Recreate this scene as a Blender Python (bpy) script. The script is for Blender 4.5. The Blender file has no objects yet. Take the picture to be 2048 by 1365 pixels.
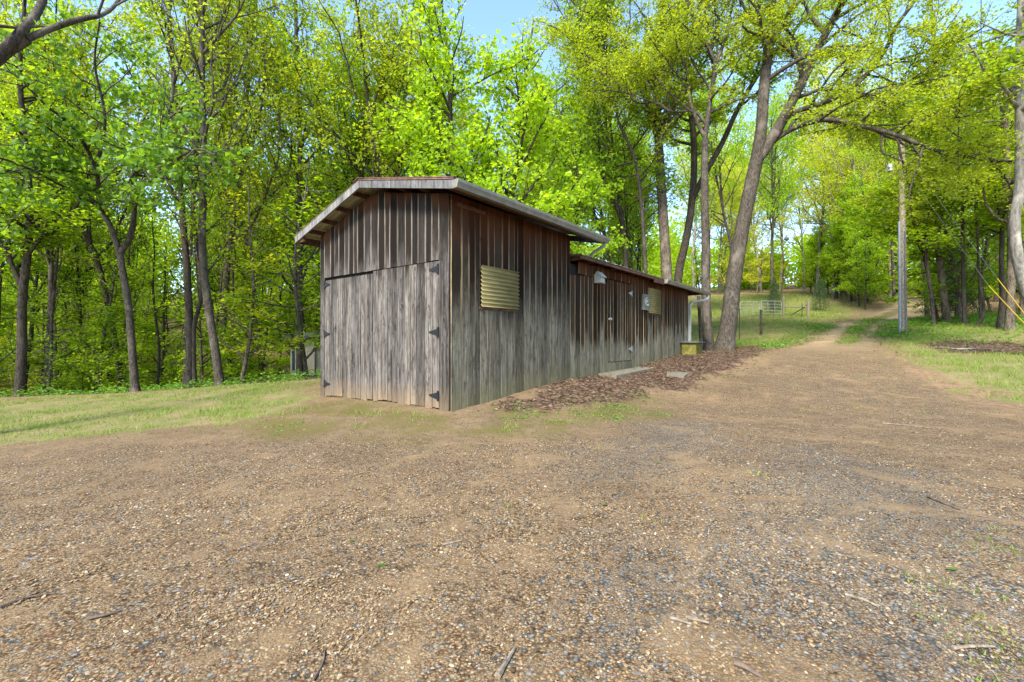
import bpy, math
import numpy as np
from math import radians as R
sc = bpy.context.scene
# ---------------------------------------------------------------- camera, sky, sun, exposure
CAMZ = 1.25; F = 910.0; CX = 1024.0; CY = 682.5
cd = bpy.data.cameras.new("camera"); cd.lens = 16.0; cd.sensor_width = 36.0; cd.clip_start = 0.05; cd.clip_end = 2000
cam = bpy.data.objects.new("camera", cd); sc.collection.objects.link(cam)
cam.location = (0, 0, CAMZ); cam.rotation_euler = (R(90), 0, 0); sc.camera = cam
SUN_EL = 45.0; SUN_AZ = -155.0            # azimuth measured from +Y (view direction) towards +X
w = bpy.data.worlds.new("World"); sc.world = w; w.use_nodes = True
nt = w.node_tree; nt.nodes.clear()
sky = nt.nodes.new("ShaderNodeTexSky"); sky.sky_type = 'NISHITA'; sky.sun_disc = False
sky.sun_elevation = R(SUN_EL); sky.sun_rotation = R(SUN_AZ); sky.air_density = 1.0; sky.dust_density = 0.6; sky.ozone_density = 4.0
bg = nt.nodes.new("ShaderNodeBackground"); bg.inputs[1].default_value = 0.15
wo = nt.nodes.new("ShaderNodeOutputWorld"); nt.links.new(sky.outputs[0], bg.inputs[0]); nt.links.new(bg.outputs[0], wo.inputs[0])
ld = bpy.data.lights.new("sun", 'SUN'); ld.energy = 2.7; ld.angle = R(14); ld.color = (1.0, 0.95, 0.86)
sun = bpy.data.objects.new("sun", ld); sc.collection.objects.link(sun)
sun.rotation_euler = (R(90 - SUN_EL), 0, R(180 - SUN_AZ) ); sun.location = (30, 60, 60)
sc.view_settings.view_transform = 'Standard'; sc.view_settings.look = 'None'
sc.view_settings.exposure = 1.88; sc.view_settings.gamma = 1.0
sc.cycles.max_bounces = 8; sc.cycles.diffuse_bounces = 6; sc.cycles.transmission_bounces = 6; sc.cycles.glossy_bounces = 2
sc.cycles.sample_clamp_indirect = 6.0

rng = np.random.default_rng(7)
COL = sc.collection

# ---------------------------------------------------------------- small maths
def nrm(v):
    v = np.asarray(v, float); return v / (np.linalg.norm(v, axis=-1, keepdims=True) + 1e-12)
def sst(x): x = np.clip(x, 0, 1); return x * x * (3 - 2 * x)
_sr = np.random.default_rng(3); _SA = _sr.uniform(0, 6.28, 16); _SP = _sr.uniform(0, 6.28, 16)
def noise2(x, y, s=1.0):                       # cheap smooth noise about -1..1
    o = 0
    for i in range(8):
        k = s * (0.7 + 0.35 * i)
        o = o + np.sin(k * (x * math.cos(_SA[i]) + y * math.sin(_SA[i])) + _SP[i] + 1.7 * np.sin(k * .6 * (x * math.sin(_SA[i + 8]) + y * math.cos(_SA[i + 8])) + _SP[i + 8]))
    return o / 4.0
# ---------------------------------------------------------------- terrain
CP = [  # photo bearing and elevation of ground points with their distance, turned into metres
 (1024,1365,1.67),(300,1365,1.67),(1750,1365,1.67),(1024,910,5.0),(400,915,5.0),(1700,900,5.0),
 (900,823,7.5),(643,793,9.98),(0,800,16),(200,790,16),(640,757,17),(420,775,16),(1138,757,10.3),(1375,706,17.25),
 (1440,702,20),(1479,680,27),(1522,670,27),(1616,634,36),(1567,632,36),(1450,592,62),(1805,664,22),(1760,642,30),
 (1700,637,37),(1830,592,50),(1830,577,64),(1893,645,24),(2040,650,20),(2048,790,10),(2048,692,16),(1560,700,18),(1300,800,9.5),
 (1700,720,14),(0,860,8.0)]
pts = [((px - CX) / F * D, D, CAMZ - (py - CY) / F * D) for px, py, D in CP]
pts += [(0,-6,0),(-10,-8,-.2),(10,-8,.2),(-60,20,-7),(-24,24,-3.6),(-14,26,-2.2),(-13,34,-1.2),(-60,60,4),(-20,60,5.5),(-32,42,1.0),(-30,100,13),(20,105,13),(60,105,14),(100,60,13),(100,20,7),
        (60,0,1.6),(20,-30,-.5),(-30,-30,-2),(-60,-10,-5),(0,30,-.2),(6,55,4.5),(45,40,5.5),(34,22,3.0),(20,8,.9),(-20,8,-1.3)]
pts = np.array(pts)
def _U(r2): return r2 * np.log(r2 + 1e-9)
n = len(pts); K = _U(((pts[:, None, :2] - pts[None, :, :2]) ** 2).sum(-1)) + np.eye(n) * 2.0
Pm = np.c_[np.ones(n), pts[:, :2]]
A = np.block([[K, Pm], [Pm.T, np.zeros((3, 3))]])
_W = np.linalg.solve(A, np.r_[pts[:, 2], 0, 0, 0])
def gz(x, y):
    x = np.asarray(x, float); y = np.asarray(y, float); sh = np.broadcast(x, y).shape
    xx = np.clip(np.broadcast_to(x, sh).ravel(), -75, 105); yy = np.clip(np.broadcast_to(y, sh).ravel(), -30, 112)
    z = _W[n] + _W[n + 1] * xx + _W[n + 2] * yy
    for i in range(n): z = z + _W[i] * _U((xx - pts[i, 0]) ** 2 + (yy - pts[i, 1]) ** 2)
    z = z + .012 * noise2(xx, yy, 1.3) + .05 * noise2(xx, yy, .35) * np.clip((np.hypot(xx, yy) - 14) / 20, 0, 1)
    return z.reshape(sh)
def at(px, py, D): return np.array([(px - CX) / F * D, D, CAMZ - (py - CY) / F * D])
_Ds = np.r_[np.arange(1.2, 12, .12), np.arange(12, 110, .6)]
def gp(px, py):                                # where the line of sight meets the ground
    x = (px - CX) / F * _Ds; z = CAMZ - (py - CY) / F * _Ds
    h = z - gz(x, _Ds); i = np.argmax(h < 0)
    if h[i] >= 0: i = len(_Ds) - 1
    if i == 0: return np.array([x[0], _Ds[0]])
    f = h[i - 1] / (h[i - 1] - h[i]); D = _Ds[i - 1] + f * (_Ds[i] - _Ds[i - 1])
    return np.array([(px - CX) / F * D, D])
def gpt(px, py, dz=0.0):
    a = gp(px, py); return np.array([a[0], a[1], float(gz(a[0], a[1])) + dz])
def sdpoly(P, x, y):                           # signed distance, positive inside
    P = np.asarray(P); d = np.full(x.shape, 1e9); ins = np.zeros(x.shape, bool)
    for i in range(len(P)):
        a = P[i]; b = P[(i + 1) % len(P)]; e = b - a
        t = np.clip(((x - a[0]) * e[0] + (y - a[1]) * e[1]) / (e @ e + 1e-9), 0, 1)
        d = np.minimum(d, np.hypot(x - a[0] - t * e[0], y - a[1] - t * e[1]))
        c = ((a[1] > y) != (b[1] > y)); ins ^= c & (x < (b[0] - a[0]) * (y - a[1]) / (b[1] - a[1] + 1e-12) + a[0])
    return np.where(ins, d, -d)
def G(*l): return [gp(*q) for q in l]
DRIVE = [(-30, -12), (-30, 3.2)] + G((0, 905), (300, 880), (560, 872), (760, 872), (950, 876), (1150, 868), (1290, 825), (1400, 775), (1490, 735), (1570, 697), (1640, 660), (1700, 640),
        (1745, 624), (1775, 606), (1800, 594)) + [(60, 70), (66, 62)] + G((1900, 603), (1850, 622), (1800, 640), (1765, 662), (1765, 692), (1810, 735), (1880, 775), (2048, 830)) + [(30, 7), (40, -12)]
MIDS = [G((1672, 690), (1700, 692), (1728, 662), (1772, 637), (1800, 622), (1790, 620), (1738, 638), (1700, 660))]
LAWN = [[(-40, 3)] + G((0, 898), (280, 868), (560, 838), (643, 800), (643, 757), (420, 776), (200, 791), (0, 801)) + [(-40, 20)],
        G((1768, 664), (1765, 690), (1810, 730), (1880, 768), (2048, 812)) + [(40, 12), (40, 24)] + G((2048, 652), (1900, 648), (1835, 655)),
        G((1470, 697), (1560, 690), (1635, 657), (1700, 636), (1725, 622)) + [(40, 62), (25, 62), (14, 50), (9, 30), (6.5, 21)]]
MOSS = [G((470, 850), (643, 800), (900, 832), (1010, 812), (1100, 820), (1300, 795), (1290, 822), (1150, 864), (950, 872), (760, 868), (560, 868))]
LIT = [G((1000, 812), (1100, 775), (1200, 742), (1380, 704), (1440, 697), (1540, 688), (1500, 716), (1400, 762), (1290, 790), (1110, 822)),
       G((1850, 688), (1900, 680), (2048, 688), (2100, 705), (2048, 712), (1900, 706)), G((1795, 668), (1800, 658), (1850, 662), (1830, 672))]
GREY = [G((1180, 900), (1300, 850), (1420, 850), (1400, 900), (1300, 960), (1200, 960)), G((1300, 1130), (1600, 900), (1900, 950), (2048, 1150)) + [(2.2, 1.2)] + G((1500, 1300), (1250, 1250))]
def masks(x, y):
    x = np.asarray(x, float); y = np.asarray(y, float)
    nz = noise2(x, y, 1.6); nf = noise2(x + 31, y - 7, 5.0)
    sp = .25 + .02 * y
    dr = sst(.5 + (sdpoly(DRIVE, x, y) + .35 * nz + .12 * nf) / (2 * sp))
    mid = sst(.5 + (sdpoly(MIDS[0], x, y) + .2 * nf) / .5)
    la = np.max([sst(.5 + (sdpoly(p, x, y) - .3 + .45 * nz + .25 * nf) / (4.5 * sp)) for p in LAWN], axis=0)
    mo = sst(.5 + (sdpoly(MOSS[0], x, y) + .3 * nz + .25 * nf) / 1.3) * sst(.7 + .4 * nz + .3 * nf)
    li = np.max([sst(.5 + (sdpoly(p, x, y) + .25 * nz + .3 * nf) / 1.7) for p in LIT], axis=0)
    gy = np.max([sst(.5 + (sdpoly(p, x, y) + .3 * nz) / 1.2) for p in GREY], axis=0)
    dr = dr * (1 - .9 * mid); la = np.maximum(la * (1 - dr), mid * .8)
    la = la * (1 - li)
    wild = (1 - dr) * (1 - la) * (1 - li) * (1 - mo) * sst((np.hypot(x, y) - 11) / 4)
    woods = wild
    return dr, la, li, mo, gy, woods

# ---------------------------------------------------------------- mesh building
class MB:
    def __init__(s): s.v = []; s.f = {}; s.c = []; s.n = 0; s.sm = []
    def add(s, v, f, c=None):
        v = np.asarray(v, float).reshape(-1, 3); f = np.asarray(f, np.int64)
        s.v.append(v); s.f.setdefault(f.shape[1], []).append(f + s.n)
        if c is None: c = (0, 0, 0, 1)
        s.c.append(np.broadcast_to(np.asarray(c, float), (len(v), 4))); s.n += len(v)
    def box(s, o, ax, ay, az, c=None):          # corner + three edge vectors
        o, ax, ay, az = [np.asarray(q, float) for q in (o, ax, ay, az)]
        v = [o, o + ax, o + ax + ay, o + ay, o + az, o + ax + az, o + ax + ay + az, o + ay + az]
        f = [(0, 3, 2, 1), (4, 5, 6, 7), (0, 1, 5, 4), (1, 2, 6, 5), (2, 3, 7, 6), (3, 0, 4, 7)]
        if np.dot(np.cross(ax, ay), az) < 0: f = [q[::-1] for q in f]
        s.add(v, f, c)
    def tube(s, p, r, k=6, cap=True, c=None):
        p = np.asarray(p, float); r = np.broadcast_to(np.asarray(r, float), (len(p),))
        t = np.gradient(p, axis=0); t = nrm(t)
        ref = np.array([1., 0, 0]) if abs(t[0][0]) < .8 else np.array([0, 1., 0])
        a = nrm(ref - (t @ ref)[:, None] * t); b = np.cross(t, a)
        th = np.arange(k) * 2 * math.pi / k
        v = p[:, None] + r[:, None, None] * (a[:, None] * np.cos(th)[None, :, None] + b[:, None] * np.sin(th)[None, :, None])
        m = len(p); i = (np.arange(m - 1)[:, None] * k + np.arange(k)[None]).ravel(); j = (np.arange(m - 1)[:, None] * k + (np.arange(k)[None] + 1) % k).ravel()
        s.add(v.reshape(-1, 3), np.c_[i, j, j + k, i + k], c)
        if cap:
            s.add(v[0], [tuple(range(k))[::-1]], c); s.add(v[-1], [tuple(range(k))], c)
    def extrude(s, prof, o, ea, eb, path, c=None, caps=True):   # profile (a,b) swept along a straight path vector
        prof = np.asarray(prof, float); o = np.asarray(o, float)
        v0 = o + prof[:, :1] * np.asarray(ea) + prof[:, 1:] * np.asarray(eb); v1 = v0 + np.asarray(path); k = len(prof)
        i = np.arange(k); j = (i + 1) % k
        s.add(np.r_[v0, v1], np.c_[i, j, j + k, i + k], c)
        if caps: s.add(v0, [tuple(range(k))[::-1]], c); s.add(v1, [tuple(range(k))], c)
    def build(s, name, mat, parent=None, smooth=False, attr=None):
        me = bpy.data.meshes.new(name); v = np.concatenate(s.v).astype(np.float32); me.vertices.add(len(v)); me.vertices.foreach_set('co', v.ravel())
        loops = []; tot = []
        for k, fl in s.f.items():
            f = np.concatenate(fl); loops.append(f.ravel()); tot.append(np.full(len(f), k))
        loops = np.concatenate(loops).astype(np.int32); tot = np.concatenate(tot).astype(np.int32)
        st = np.r_[0, np.cumsum(tot)[:-1]].astype(np.int32)
        me.loops.add(len(loops)); me.loops.foreach_set('vertex_index', loops)
        me.polygons.add(len(tot)); me.polygons.foreach_set('loop_start', st); me.polygons.foreach_set('loop_total', tot)
        me.polygons.foreach_set('use_smooth', np.full(len(tot), bool(smooth)))
        ca = me.attributes.new('col', 'FLOAT_COLOR', 'POINT'); ca.data.foreach_set('color', np.concatenate(s.c).astype(np.float32).ravel())
        me.update(calc_edges=True); me.validate()
        if mat: me.materials.append(mat)
        o = bpy.data.objects.new(name, me); COL.objects.link(o)
        if parent is not None:
            o.parent = parent; o.matrix_parent_inverse.identity()
            loc = np.zeros(3); q = parent
            while q is not None: loc += np.array(q.location); q = q.parent
            if np.abs(loc).max() > 0:
                vv = v - loc.astype(np.float32); me.vertices.foreach_set('co', vv.ravel()); me.update()
        return o
def tag(o, label=None, cat=None, group=None, kind=None):
    for k, v in (('label', label), ('category', cat), ('group', group), ('kind', kind)):
        if v: o[k] = v
    return o
def empty(name, loc, label, cat, group=None):
    o = bpy.data.objects.new(name, None); COL.objects.link(o); o.location = tuple(float(q) for q in loc); o.empty_display_size = .2
    return tag(o, label, cat, group)

# ---------------------------------------------------------------- materials
class NT:
    def __init__(s, name, rough=.8, spec=.3):
        s.m = bpy.data.materials.new(name); s.m.use_nodes = True; s.t = s.m.node_tree; s.t.nodes.clear()
        s.out = s.n('ShaderNodeOutputMaterial'); s.b = s.n('ShaderNodeBsdfPrincipled')
        s.l(s.b.outputs[0], s.out.inputs[0]); s.b.inputs['Roughness'].default_value = rough; s.b.inputs['Specular IOR Level'].default_value = spec
    def n(s, t, **k):
        q = s.t.nodes.new(t)
        for a, v in k.items(): setattr(q, a, v)
        return q
    def l(s, a, b): s.t.links.new(a, b)
    def put(s, inp, v):
        if hasattr(v, 'is_output'): s.l(v, inp)
        else:
            if isinstance(v, tuple) and len(v) == 3 and inp.type == 'RGBA': v = v + (1,)
            inp.default_value = v
    def math(s, op, a, b=0.0, c=0.0, clamp=False):
        q = s.n('ShaderNodeMath', operation=op); q.use_clamp = clamp
        s.put(q.inputs[0], a); s.put(q.inputs[1], b); s.put(q.inputs[2], c); return q.outputs[0]
    def mix(s, f, a, b, blend='MIX'):
        q = s.n('ShaderNodeMix', data_type='RGBA', blend_type=blend); s.put(q.inputs[0], f); s.put(q.inputs[6], a); s.put(q.inputs[7], b); return q.outputs[2]
    def ramp(s, x, stops):
        q = s.n('ShaderNodeValToRGB'); s.l(x, q.inputs[0]); e = q.color_ramp.elements
        while len(e) < len(stops): e.new(.5)
        for i, (p, c) in enumerate(stops):
            e[i].position = p; e[i].color = (c, c, c, 1) if isinstance(c, (int, float)) else tuple(c) + (1,)
        return q.outputs[0]
    def coord(s, sc=(1, 1, 1), off=None):
        if not hasattr(s, 'tc'): s.tc = s.n('ShaderNodeTexCoord')
        q = s.n('ShaderNodeMapping'); s.l(s.tc.outputs['Object'], q.inputs[0]); q.inputs['Scale'].default_value = sc
        if off is not None: s.l(off, q.inputs['Location'])
        return q.outputs[0]
    def noise(s, vec, scale=1., detail=4., rough=.55, dist=0.):
        q = s.n('ShaderNodeTexNoise'); s.l(vec, q.inputs['Vector']); q.inputs['Scale'].default_value = scale; q.inputs['Detail'].default_value = detail
        q.inputs['Roughness'].default_value = rough; q.inputs['Distortion'].default_value = dist; return q.outputs['Fac']
    def voro(s, vec, scale, feat='F1', rnd=1.0):
        q = s.n('ShaderNodeTexVoronoi', feature=feat); s.l(vec, q.inputs['Vector']); q.inputs['Scale'].default_value = scale; q.inputs['Randomness'].default_value = rnd; return q
    def bump(s, h, strength=.3, dist=.01, nrmin=None):
        q = s.n('ShaderNodeBump'); q.inputs['Strength'].default_value = strength; q.inputs['Distance'].default_value = dist; s.l(h, q.inputs['Height'])
        if nrmin: s.l(nrmin, q.inputs['Normal'])
        s.l(q.outputs[0], s.b.inputs['Normal']); return q.outputs[0]
    def attr(s, name='col'):
        q = s.n('ShaderNodeAttribute'); q.attribute_name = name; return q
    def sep(s, c):
        q = s.n('ShaderNodeSeparateColor'); s.l(c, q.inputs[0]); return q.outputs
    def col(s, v): s.put(s.b.inputs['Base Color'], v); return s.m
def simple(name, c, rough=.7, metal=0., var=.12, scale=6., bump=.1, spec=.3):
    t = NT(name, rough, spec); t.b.inputs['Metallic'].default_value = metal
    nz = t.noise(t.coord(), scale, 5, .6); a = tuple(q * (1 - var * 2) for q in c); b = tuple(min(1, q * (1 + var * 2)) for q in c)
    t.col(t.ramp(nz, [(.3, a), (.7, b)])); t.bump(t.noise(t.coord(), scale * 8, 3), bump, .004); return t.m

def wood_boards(name, grey, greylo, pale, dark, brown, dlo, dhi, btop, foot, grain=1.0, green=0.0):
    """weathered boards: attribute col = (random, across 0..1, metres above ground, metres below the top)"""
    t = NT(name, .95, .06); at_ = t.attr(); r_, ac, h_ = t.sep(at_.outputs['Color'])[:3]; td = at_.outputs['Alpha']
    off = t.n('ShaderNodeCombineXYZ'); rr = t.math('MULTIPLY', r_, 37.0)
    for i in range(3): t.l(rr, off.inputs[i])
    g1 = t.noise(t.coord((17, 17, .75), off.outputs[0]), 1.0, 7, .72, .5)       # long grain
    g2 = t.noise(t.coord((70, 70, 2.2), off.outputs[0]), 1.0, 4, .7, .3)      # fine grain
    g3 = t.noise(t.coord((9, 9, 1.3), off.outputs[0]), 1.0, 4, .6, .8)          # blotches
    g4 = t.noise(t.coord((2.0, 2.0, 1.2)), 1.0, 3, .6)
    base = t.mix(t.ramp(g1, [(.40, 0.), (.58, 1.)]), greylo, grey)
    base = t.mix(t.math('MULTIPLY', t.ramp(g3, [(.35, 1.), (.6, 0.)]), .45), base, greylo)
    g5 = t.noise(t.coord((11, 11, 2.6), off.outputs[0]), 1.0, 6, .75, 1.2); base = t.mix(t.math('MULTIPLY', t.ramp(g5, [(.38, 1.), (.50, 0.)]), .8), base, tuple(q * .42 for q in greylo))
    base = t.mix(t.math('MULTIPLY', t.ramp(g5, [(.58, 0.), (.7, 1.)]), .4), base, pale)
    fine = t.ramp(g2, [(.3, .4), (.5, 1.0), (.72, 1.5)])
    base = t.mix(.85 * grain, base, t.mix(1.0, base, fine, 'MULTIPLY'))
    edge = t.math('ABSOLUTE', t.math('SUBTRACT', ac, .5)); edge = t.math('MULTIPLY', edge, 2.0)
    en = t.math('ADD', edge, t.math('MULTIPLY', t.math('SUBTRACT', g1, .5), .6))
    # dark algae band: between dlo and dhi above ground, ragged per board
    hj = t.math('ADD', h_, t.math('MULTIPLY', t.math('SUBTRACT', r_, .5), .55)); hj = t.math('ADD', hj, t.math('MULTIPLY', t.math('SUBTRACT', g1, .5), 1.3))
    hj = t.math('ADD', hj, t.math('MULTIPLY', t.math('SUBTRACT', g4, .5), .9))
    mr = t.n('ShaderNodeMapRange'); t.l(hj, mr.inputs[0]); mr.inputs[1].default_value = dlo; mr.inputs[2].default_value = dhi
    dk = t.math('MULTIPLY', mr.outputs[0], t.math('SUBTRACT', 1.0, t.ramp(en, [(.86, 0.), (1.0, .75)])))
    rnd = t.math('ADD', .80, t.math('MULTIPLY', t.ramp(t.math('FRACT', t.math('MULTIPLY', r_, 7.3)), [(0., 0.), (1., 1.)]), .25))
    base = t.mix(t.math('MULTIPLY', dk, rnd, clamp=True), base, t.mix(g2, dark, tuple(q * 1.7 for q in dark)))
    pe = t.math('MULTIPLY', t.ramp(en, [(.88, 0.), (1.0, 1.)]), t.math('ADD', .2, t.math('MULTIPLY', mr.outputs[0], .6))); base = t.mix(pe, base, pale)
    # unweathered brown just below the roof
    tj = t.math('ADD', td, t.math('MULTIPLY', t.math('SUBTRACT', g1, .5), .4)); tj = t.math('ADD', tj, t.math('MULTIPLY', t.math('SUBTRACT', r_, .5), .35))
    mt = t.n('ShaderNodeMapRange'); t.l(tj, mt.inputs[0]); mt.inputs[1].default_value = btop; mt.inputs[2].default_value = 0.0; mt.inputs[4].default_value = .85
    base = t.mix(mt.outputs[0], base, t.mix(g1, tuple(q * .45 for q in brown), brown))
    # mud-splashed, mossy foot
    fj = t.math('ADD', h_, t.math('MULTIPLY', t.math('SUBTRACT', g3, .5), .4))
    mf = t.n('ShaderNodeMapRange'); t.l(fj, mf.inputs[0]); mf.inputs[1].default_value = .42; mf.inputs[2].default_value = 0.05; mf.inputs[4].default_value = .6
    base = t.mix(mf.outputs[0], base, foot)
    tint = t.mix(1.0, base, t.ramp(t.math('FRACT', t.math('MULTIPLY', r_, 13.7)), [(0., (.66, .64, .62)), (.5, (1., .97, .95)), (1., (1.25, 1.2, 1.12))]), 'MULTIPLY')
    # knots
    kv = t.voro(t.coord((5, 5, 1.9), off.outputs[0]), 1.0); kn = t.ramp(kv.outputs['Distance'], [(.05, .55), (.11, 0.)])
    tint = t.mix(kn, tint, dark)
    hb = t.math('ADD', t.math('MULTIPLY', g2, .6), t.math('MULTIPLY', g1, .8)); t.bump(hb, .45, .004)
    return t.col(tint)
M = {}
M['front'] = wood_boards('weathered_board_front', (.178, .165, .150), (.055, .048, .042), (.29, .25, .205), (.010, .008, .0065), (.10, .042, .018), 2.25, 2.8, .22, (.21, .15, .085))
M['side'] = wood_boards('weathered_board_side', (.195, .185, .14), (.085, .075, .054), (.34, .25, .145), (.013, .009, .006), (.10, .034, .014), 1.3, 2.1, 1.0, (.16, .145, .07))
M['wing'] = wood_boards('weathered_board_wing', (.225, .21, .155), (.10, .092, .064), (.36, .26, .15), (.014, .0085, .0045), (.10, .035, .015), .75, 1.05, .75, (.14, .13, .07))
M['trim'] = wood_boards('grey_trim_board', (.235, .235, .23), (.12, .118, .113), (.30, .30, .29), (.03, .025, .02), (.2, .13, .08), 50., 60., .01, (.25, .225, .205))
M['brownwood'] = simple('brown_rough_wood', (.085, .038, .02), .85, 0, .3, 9, .4)
M['dark'] = simple('interior_shade', (.012, .010, .008), .95, 0, .1, 3)  # near-black stands in for shade inside the barn and the birdhouse hole
M['iron'] = simple('black_iron', (.018, .018, .02), .55, .3, .2, 20, .3)
M['gutter'] = simple('beige_gutter_metal', (.17, .155, .115), .45, .0, .14, 7, .05, .5)
M['spout'] = simple('pale_downspout_metal', (.34, .33, .29), .5, .0, .1, 7, .05, .5)
M['cream'] = simple('cream_metal_underside', (.45, .40, .28), .5, .0, .08, 4, .05)
M['rust'] = simple('rusty_red_metal', (.15, .075, .058), .7, .1, .25, 8, .2)
M['roof'] = simple('dark_roof_metal', (.12, .115, .11), .5, .3, .3, 3, .1)
M['galv'] = simple('galvanised_metal', (.42, .43, .43), .45, .55, .15, 10, .05)
M['conduit'] = simple('grey_plastic_conduit', (.20, .23, .24), .5, 0, .08, 10)
M['yellow'] = simple('yellow_plastic_guard', (.40, .25, .02), .4, 0, .04, 5)
M['wire'] = simple('dark_cable', (.10, .10, .10), .6, .2, .1, 5)
M['white'] = simple('flaked_white_paint', (.32, .33, .28), .7, 0, .18, 22, .3)
M['green_post'] = simple('dark_green_steel', (.03, .045, .03), .6, 0, .2, 12)
M['concrete'] = simple('old_concrete', (.15, .13, .09), .9, 0, .2, 9, .5)
M['lid'] = simple('slate_grey_lid', (.09, .095, .095), .7, 0, .15, 9)
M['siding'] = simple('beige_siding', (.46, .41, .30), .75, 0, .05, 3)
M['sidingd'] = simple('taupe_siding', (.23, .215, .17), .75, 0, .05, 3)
M['glass'] = simple('dark_glass', (.03, .05, .05), .1, 0, .1, 2, 0, .6)
M['deadwood'] = simple('grey_dead_wood', (.21, .165, .115), .85, 0, .3, 30, .6)
M['darkstick'] = simple('dark_dead_wood', (.12, .085, .06), .85, 0, .3, 30, .6)
def m_moss():
    t = NT('mossy_block', .9, .1); a = t.noise(t.coord(), 7, 5, .65); c = t.ramp(a, [(.32, (.05, .055, .025)), (.5, (.13, .115, .022)), (.68, (.20, .18, .06))])
    t.bump(t.noise(t.coord(), 40, 4), .6, .01); return t.col(c)
M['mossy'] = m_moss()
def m_fibre():
    t = NT('yellowed_fibreglass', .5, .4); g = t.noise(t.coord((3, 3, 14)), 1, 4); c = t.ramp(g, [(.3, (.15, .125, .043)), (.7, (.24, .20, .078))]); return t.col(c)
M['fibre'] = m_fibre()
def m_bark(name, lo, hi, sc=1., lich=.0):
    t = NT(name, .9, .12); a = t.noise(t.coord((17 * sc, 17 * sc, 5.5 * sc)), 1, 8, .74, .9); b = t.noise(t.coord((2.2, 2.2, 1.4)), 1, 4, .6)
    c = t.ramp(a, [(.40, lo), (.58, hi)])
    c = t.mix(t.ramp(b, [(.52, 0.), (.68, lich)]), c, tuple(min(1, q * 1.7 + .02) for q in hi))
    c = t.mix(t.ramp(t.noise(t.coord((7, 7, 4)), 1, 4), [(.6, 0.), (.72, .45 * lich)]), c, (.12, .15, .05))
    t.bump(a, .9, .03); return t.col(c)
M['bark'] = m_bark('rough_brown_bark', (.035, .026, .018), (.15, .12, .085), 1., .5)
M['bark_grey'] = m_bark('grey_bark', (.024, .019, .014), (.098, .08, .061), 1.3, .6)
M['bark_dark'] = m_bark('dark_bark', (.022, .017, .012), (.075, .06, .045), 1., .35)
M['bark_pale'] = m_bark('pale_smooth_bark', (.10, .088, .07), (.21, .19, .155), .5, .8)
M['pole'] = m_bark('pole_timber', (.10, .078, .055), (.30, .25, .19), 1.6, .2)
def m_leaf(name, stops, trans=.5, rough=.5):
    t = NT(name, rough, .35); r_ = t.sep(t.attr().outputs['Color'])[0]
    oi = t.n('ShaderNodeObjectInfo'); rv = t.math('ADD', t.math('MULTIPLY', r_, .72), t.math('MULTIPLY', oi.outputs['Random'], .28))
    c = t.ramp(rv, stops); t.col(c)
    tr = t.n('ShaderNodeBsdfTranslucent'); hs = t.mix(1.0, c, (1.85, 1.6, .55), 'MULTIPLY'); t.l(hs, tr.inputs[0])
    mx = t.n('ShaderNodeMixShader'); mx.inputs[0].default_value = trans; t.l(t.b.outputs[0], mx.inputs[1]); t.l(tr.outputs[0], mx.inputs[2]); t.l(mx.outputs[0], t.out.inputs[0]); return t.m
M['leaf'] = m_leaf('spring_green_leaf', [(0., (.10, .185, .012)), (.5, (.20, .325, .016)), (1., (.33, .46, .026))], .6)
M['leaf_bright'] = m_leaf('lime_green_leaf', [(0., (.18, .31, .014)), (.5, (.29, .45, .018)), (1., (.42, .56, .03))], .6)
M['leaf_olive'] = m_leaf('olive_green_leaf', [(0., (.15, .22, .016)), (.5, (.25, .34, .02)), (1., (.37, .44, .035))], .58)
M['leaf_deep'] = m_leaf('deep_green_leaf', [(0., (.06, .14, .015)), (.6, (.13, .25, .02)), (.95, (.22, .37, .03)), (1., (.45, .30, .10))], .52, .45)
M['leaf_sunlit'] = m_leaf('sunlit_yellow_green_leaf', [(0., (.28, .36, .02)), (.5, (.42, .50, .03)), (1., (.60, .62, .06))], .6)  # sunlight on deeper foliage put into a brighter, yellower leaf colour
M['cedar'] = m_leaf('cedar_needles', [(0., (.03, .06, .018)), (1., (.07, .12, .03))], .2)
M['grass'] = m_leaf('grass_blades', [(0., (.10, .15, .03)), (.4, (.17, .25, .035)), (.75, (.22, .29, .04)), (1., (.34, .30, .10))], .35)
M['herb'] = m_leaf('herb_leaves', [(0., (.05, .13, .02)), (.6, (.11, .24, .03)), (1., (.18, .34, .04))], .4)
M['dry'] = m_leaf('dry_fallen_leaf', [(0., (.05, .031, .019)), (.4, (.13, .082, .046)), (.8, (.215, .148, .088)), (1., (.36, .28, .18))], .12, .7)
def m_stone():
    t = NT('gravel_stone', .85, .25); r_ = t.sep(t.attr().outputs['Color'])
    c = t.ramp(r_[0], [(0., (.10, .064, .032)), (.25, (.19, .125, .062)), (.55, (.27, .185, .09)), (.78, (.33, .245, .135)), (.85, (.25, .13, .055)), (.93, (.40, .34, .235)), (1., (.2, .14, .085))])
    g = t.ramp(r_[2], [(0., (.11, .108, .103)), (.6, (.16, .156, .147)), (1., (.25, .245, .23))])
    c = t.mix(r_[1], c, g); c = t.mix(.5, c, t.mix(1., c, t.ramp(t.noise(t.coord(), 70, 3), [(.3, .6), (.7, 1.3)]), 'MULTIPLY')); t.bump(t.noise(t.coord(), 220, 3), .3, .002); return t.col(c)
M['stone'] = m_stone()
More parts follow.
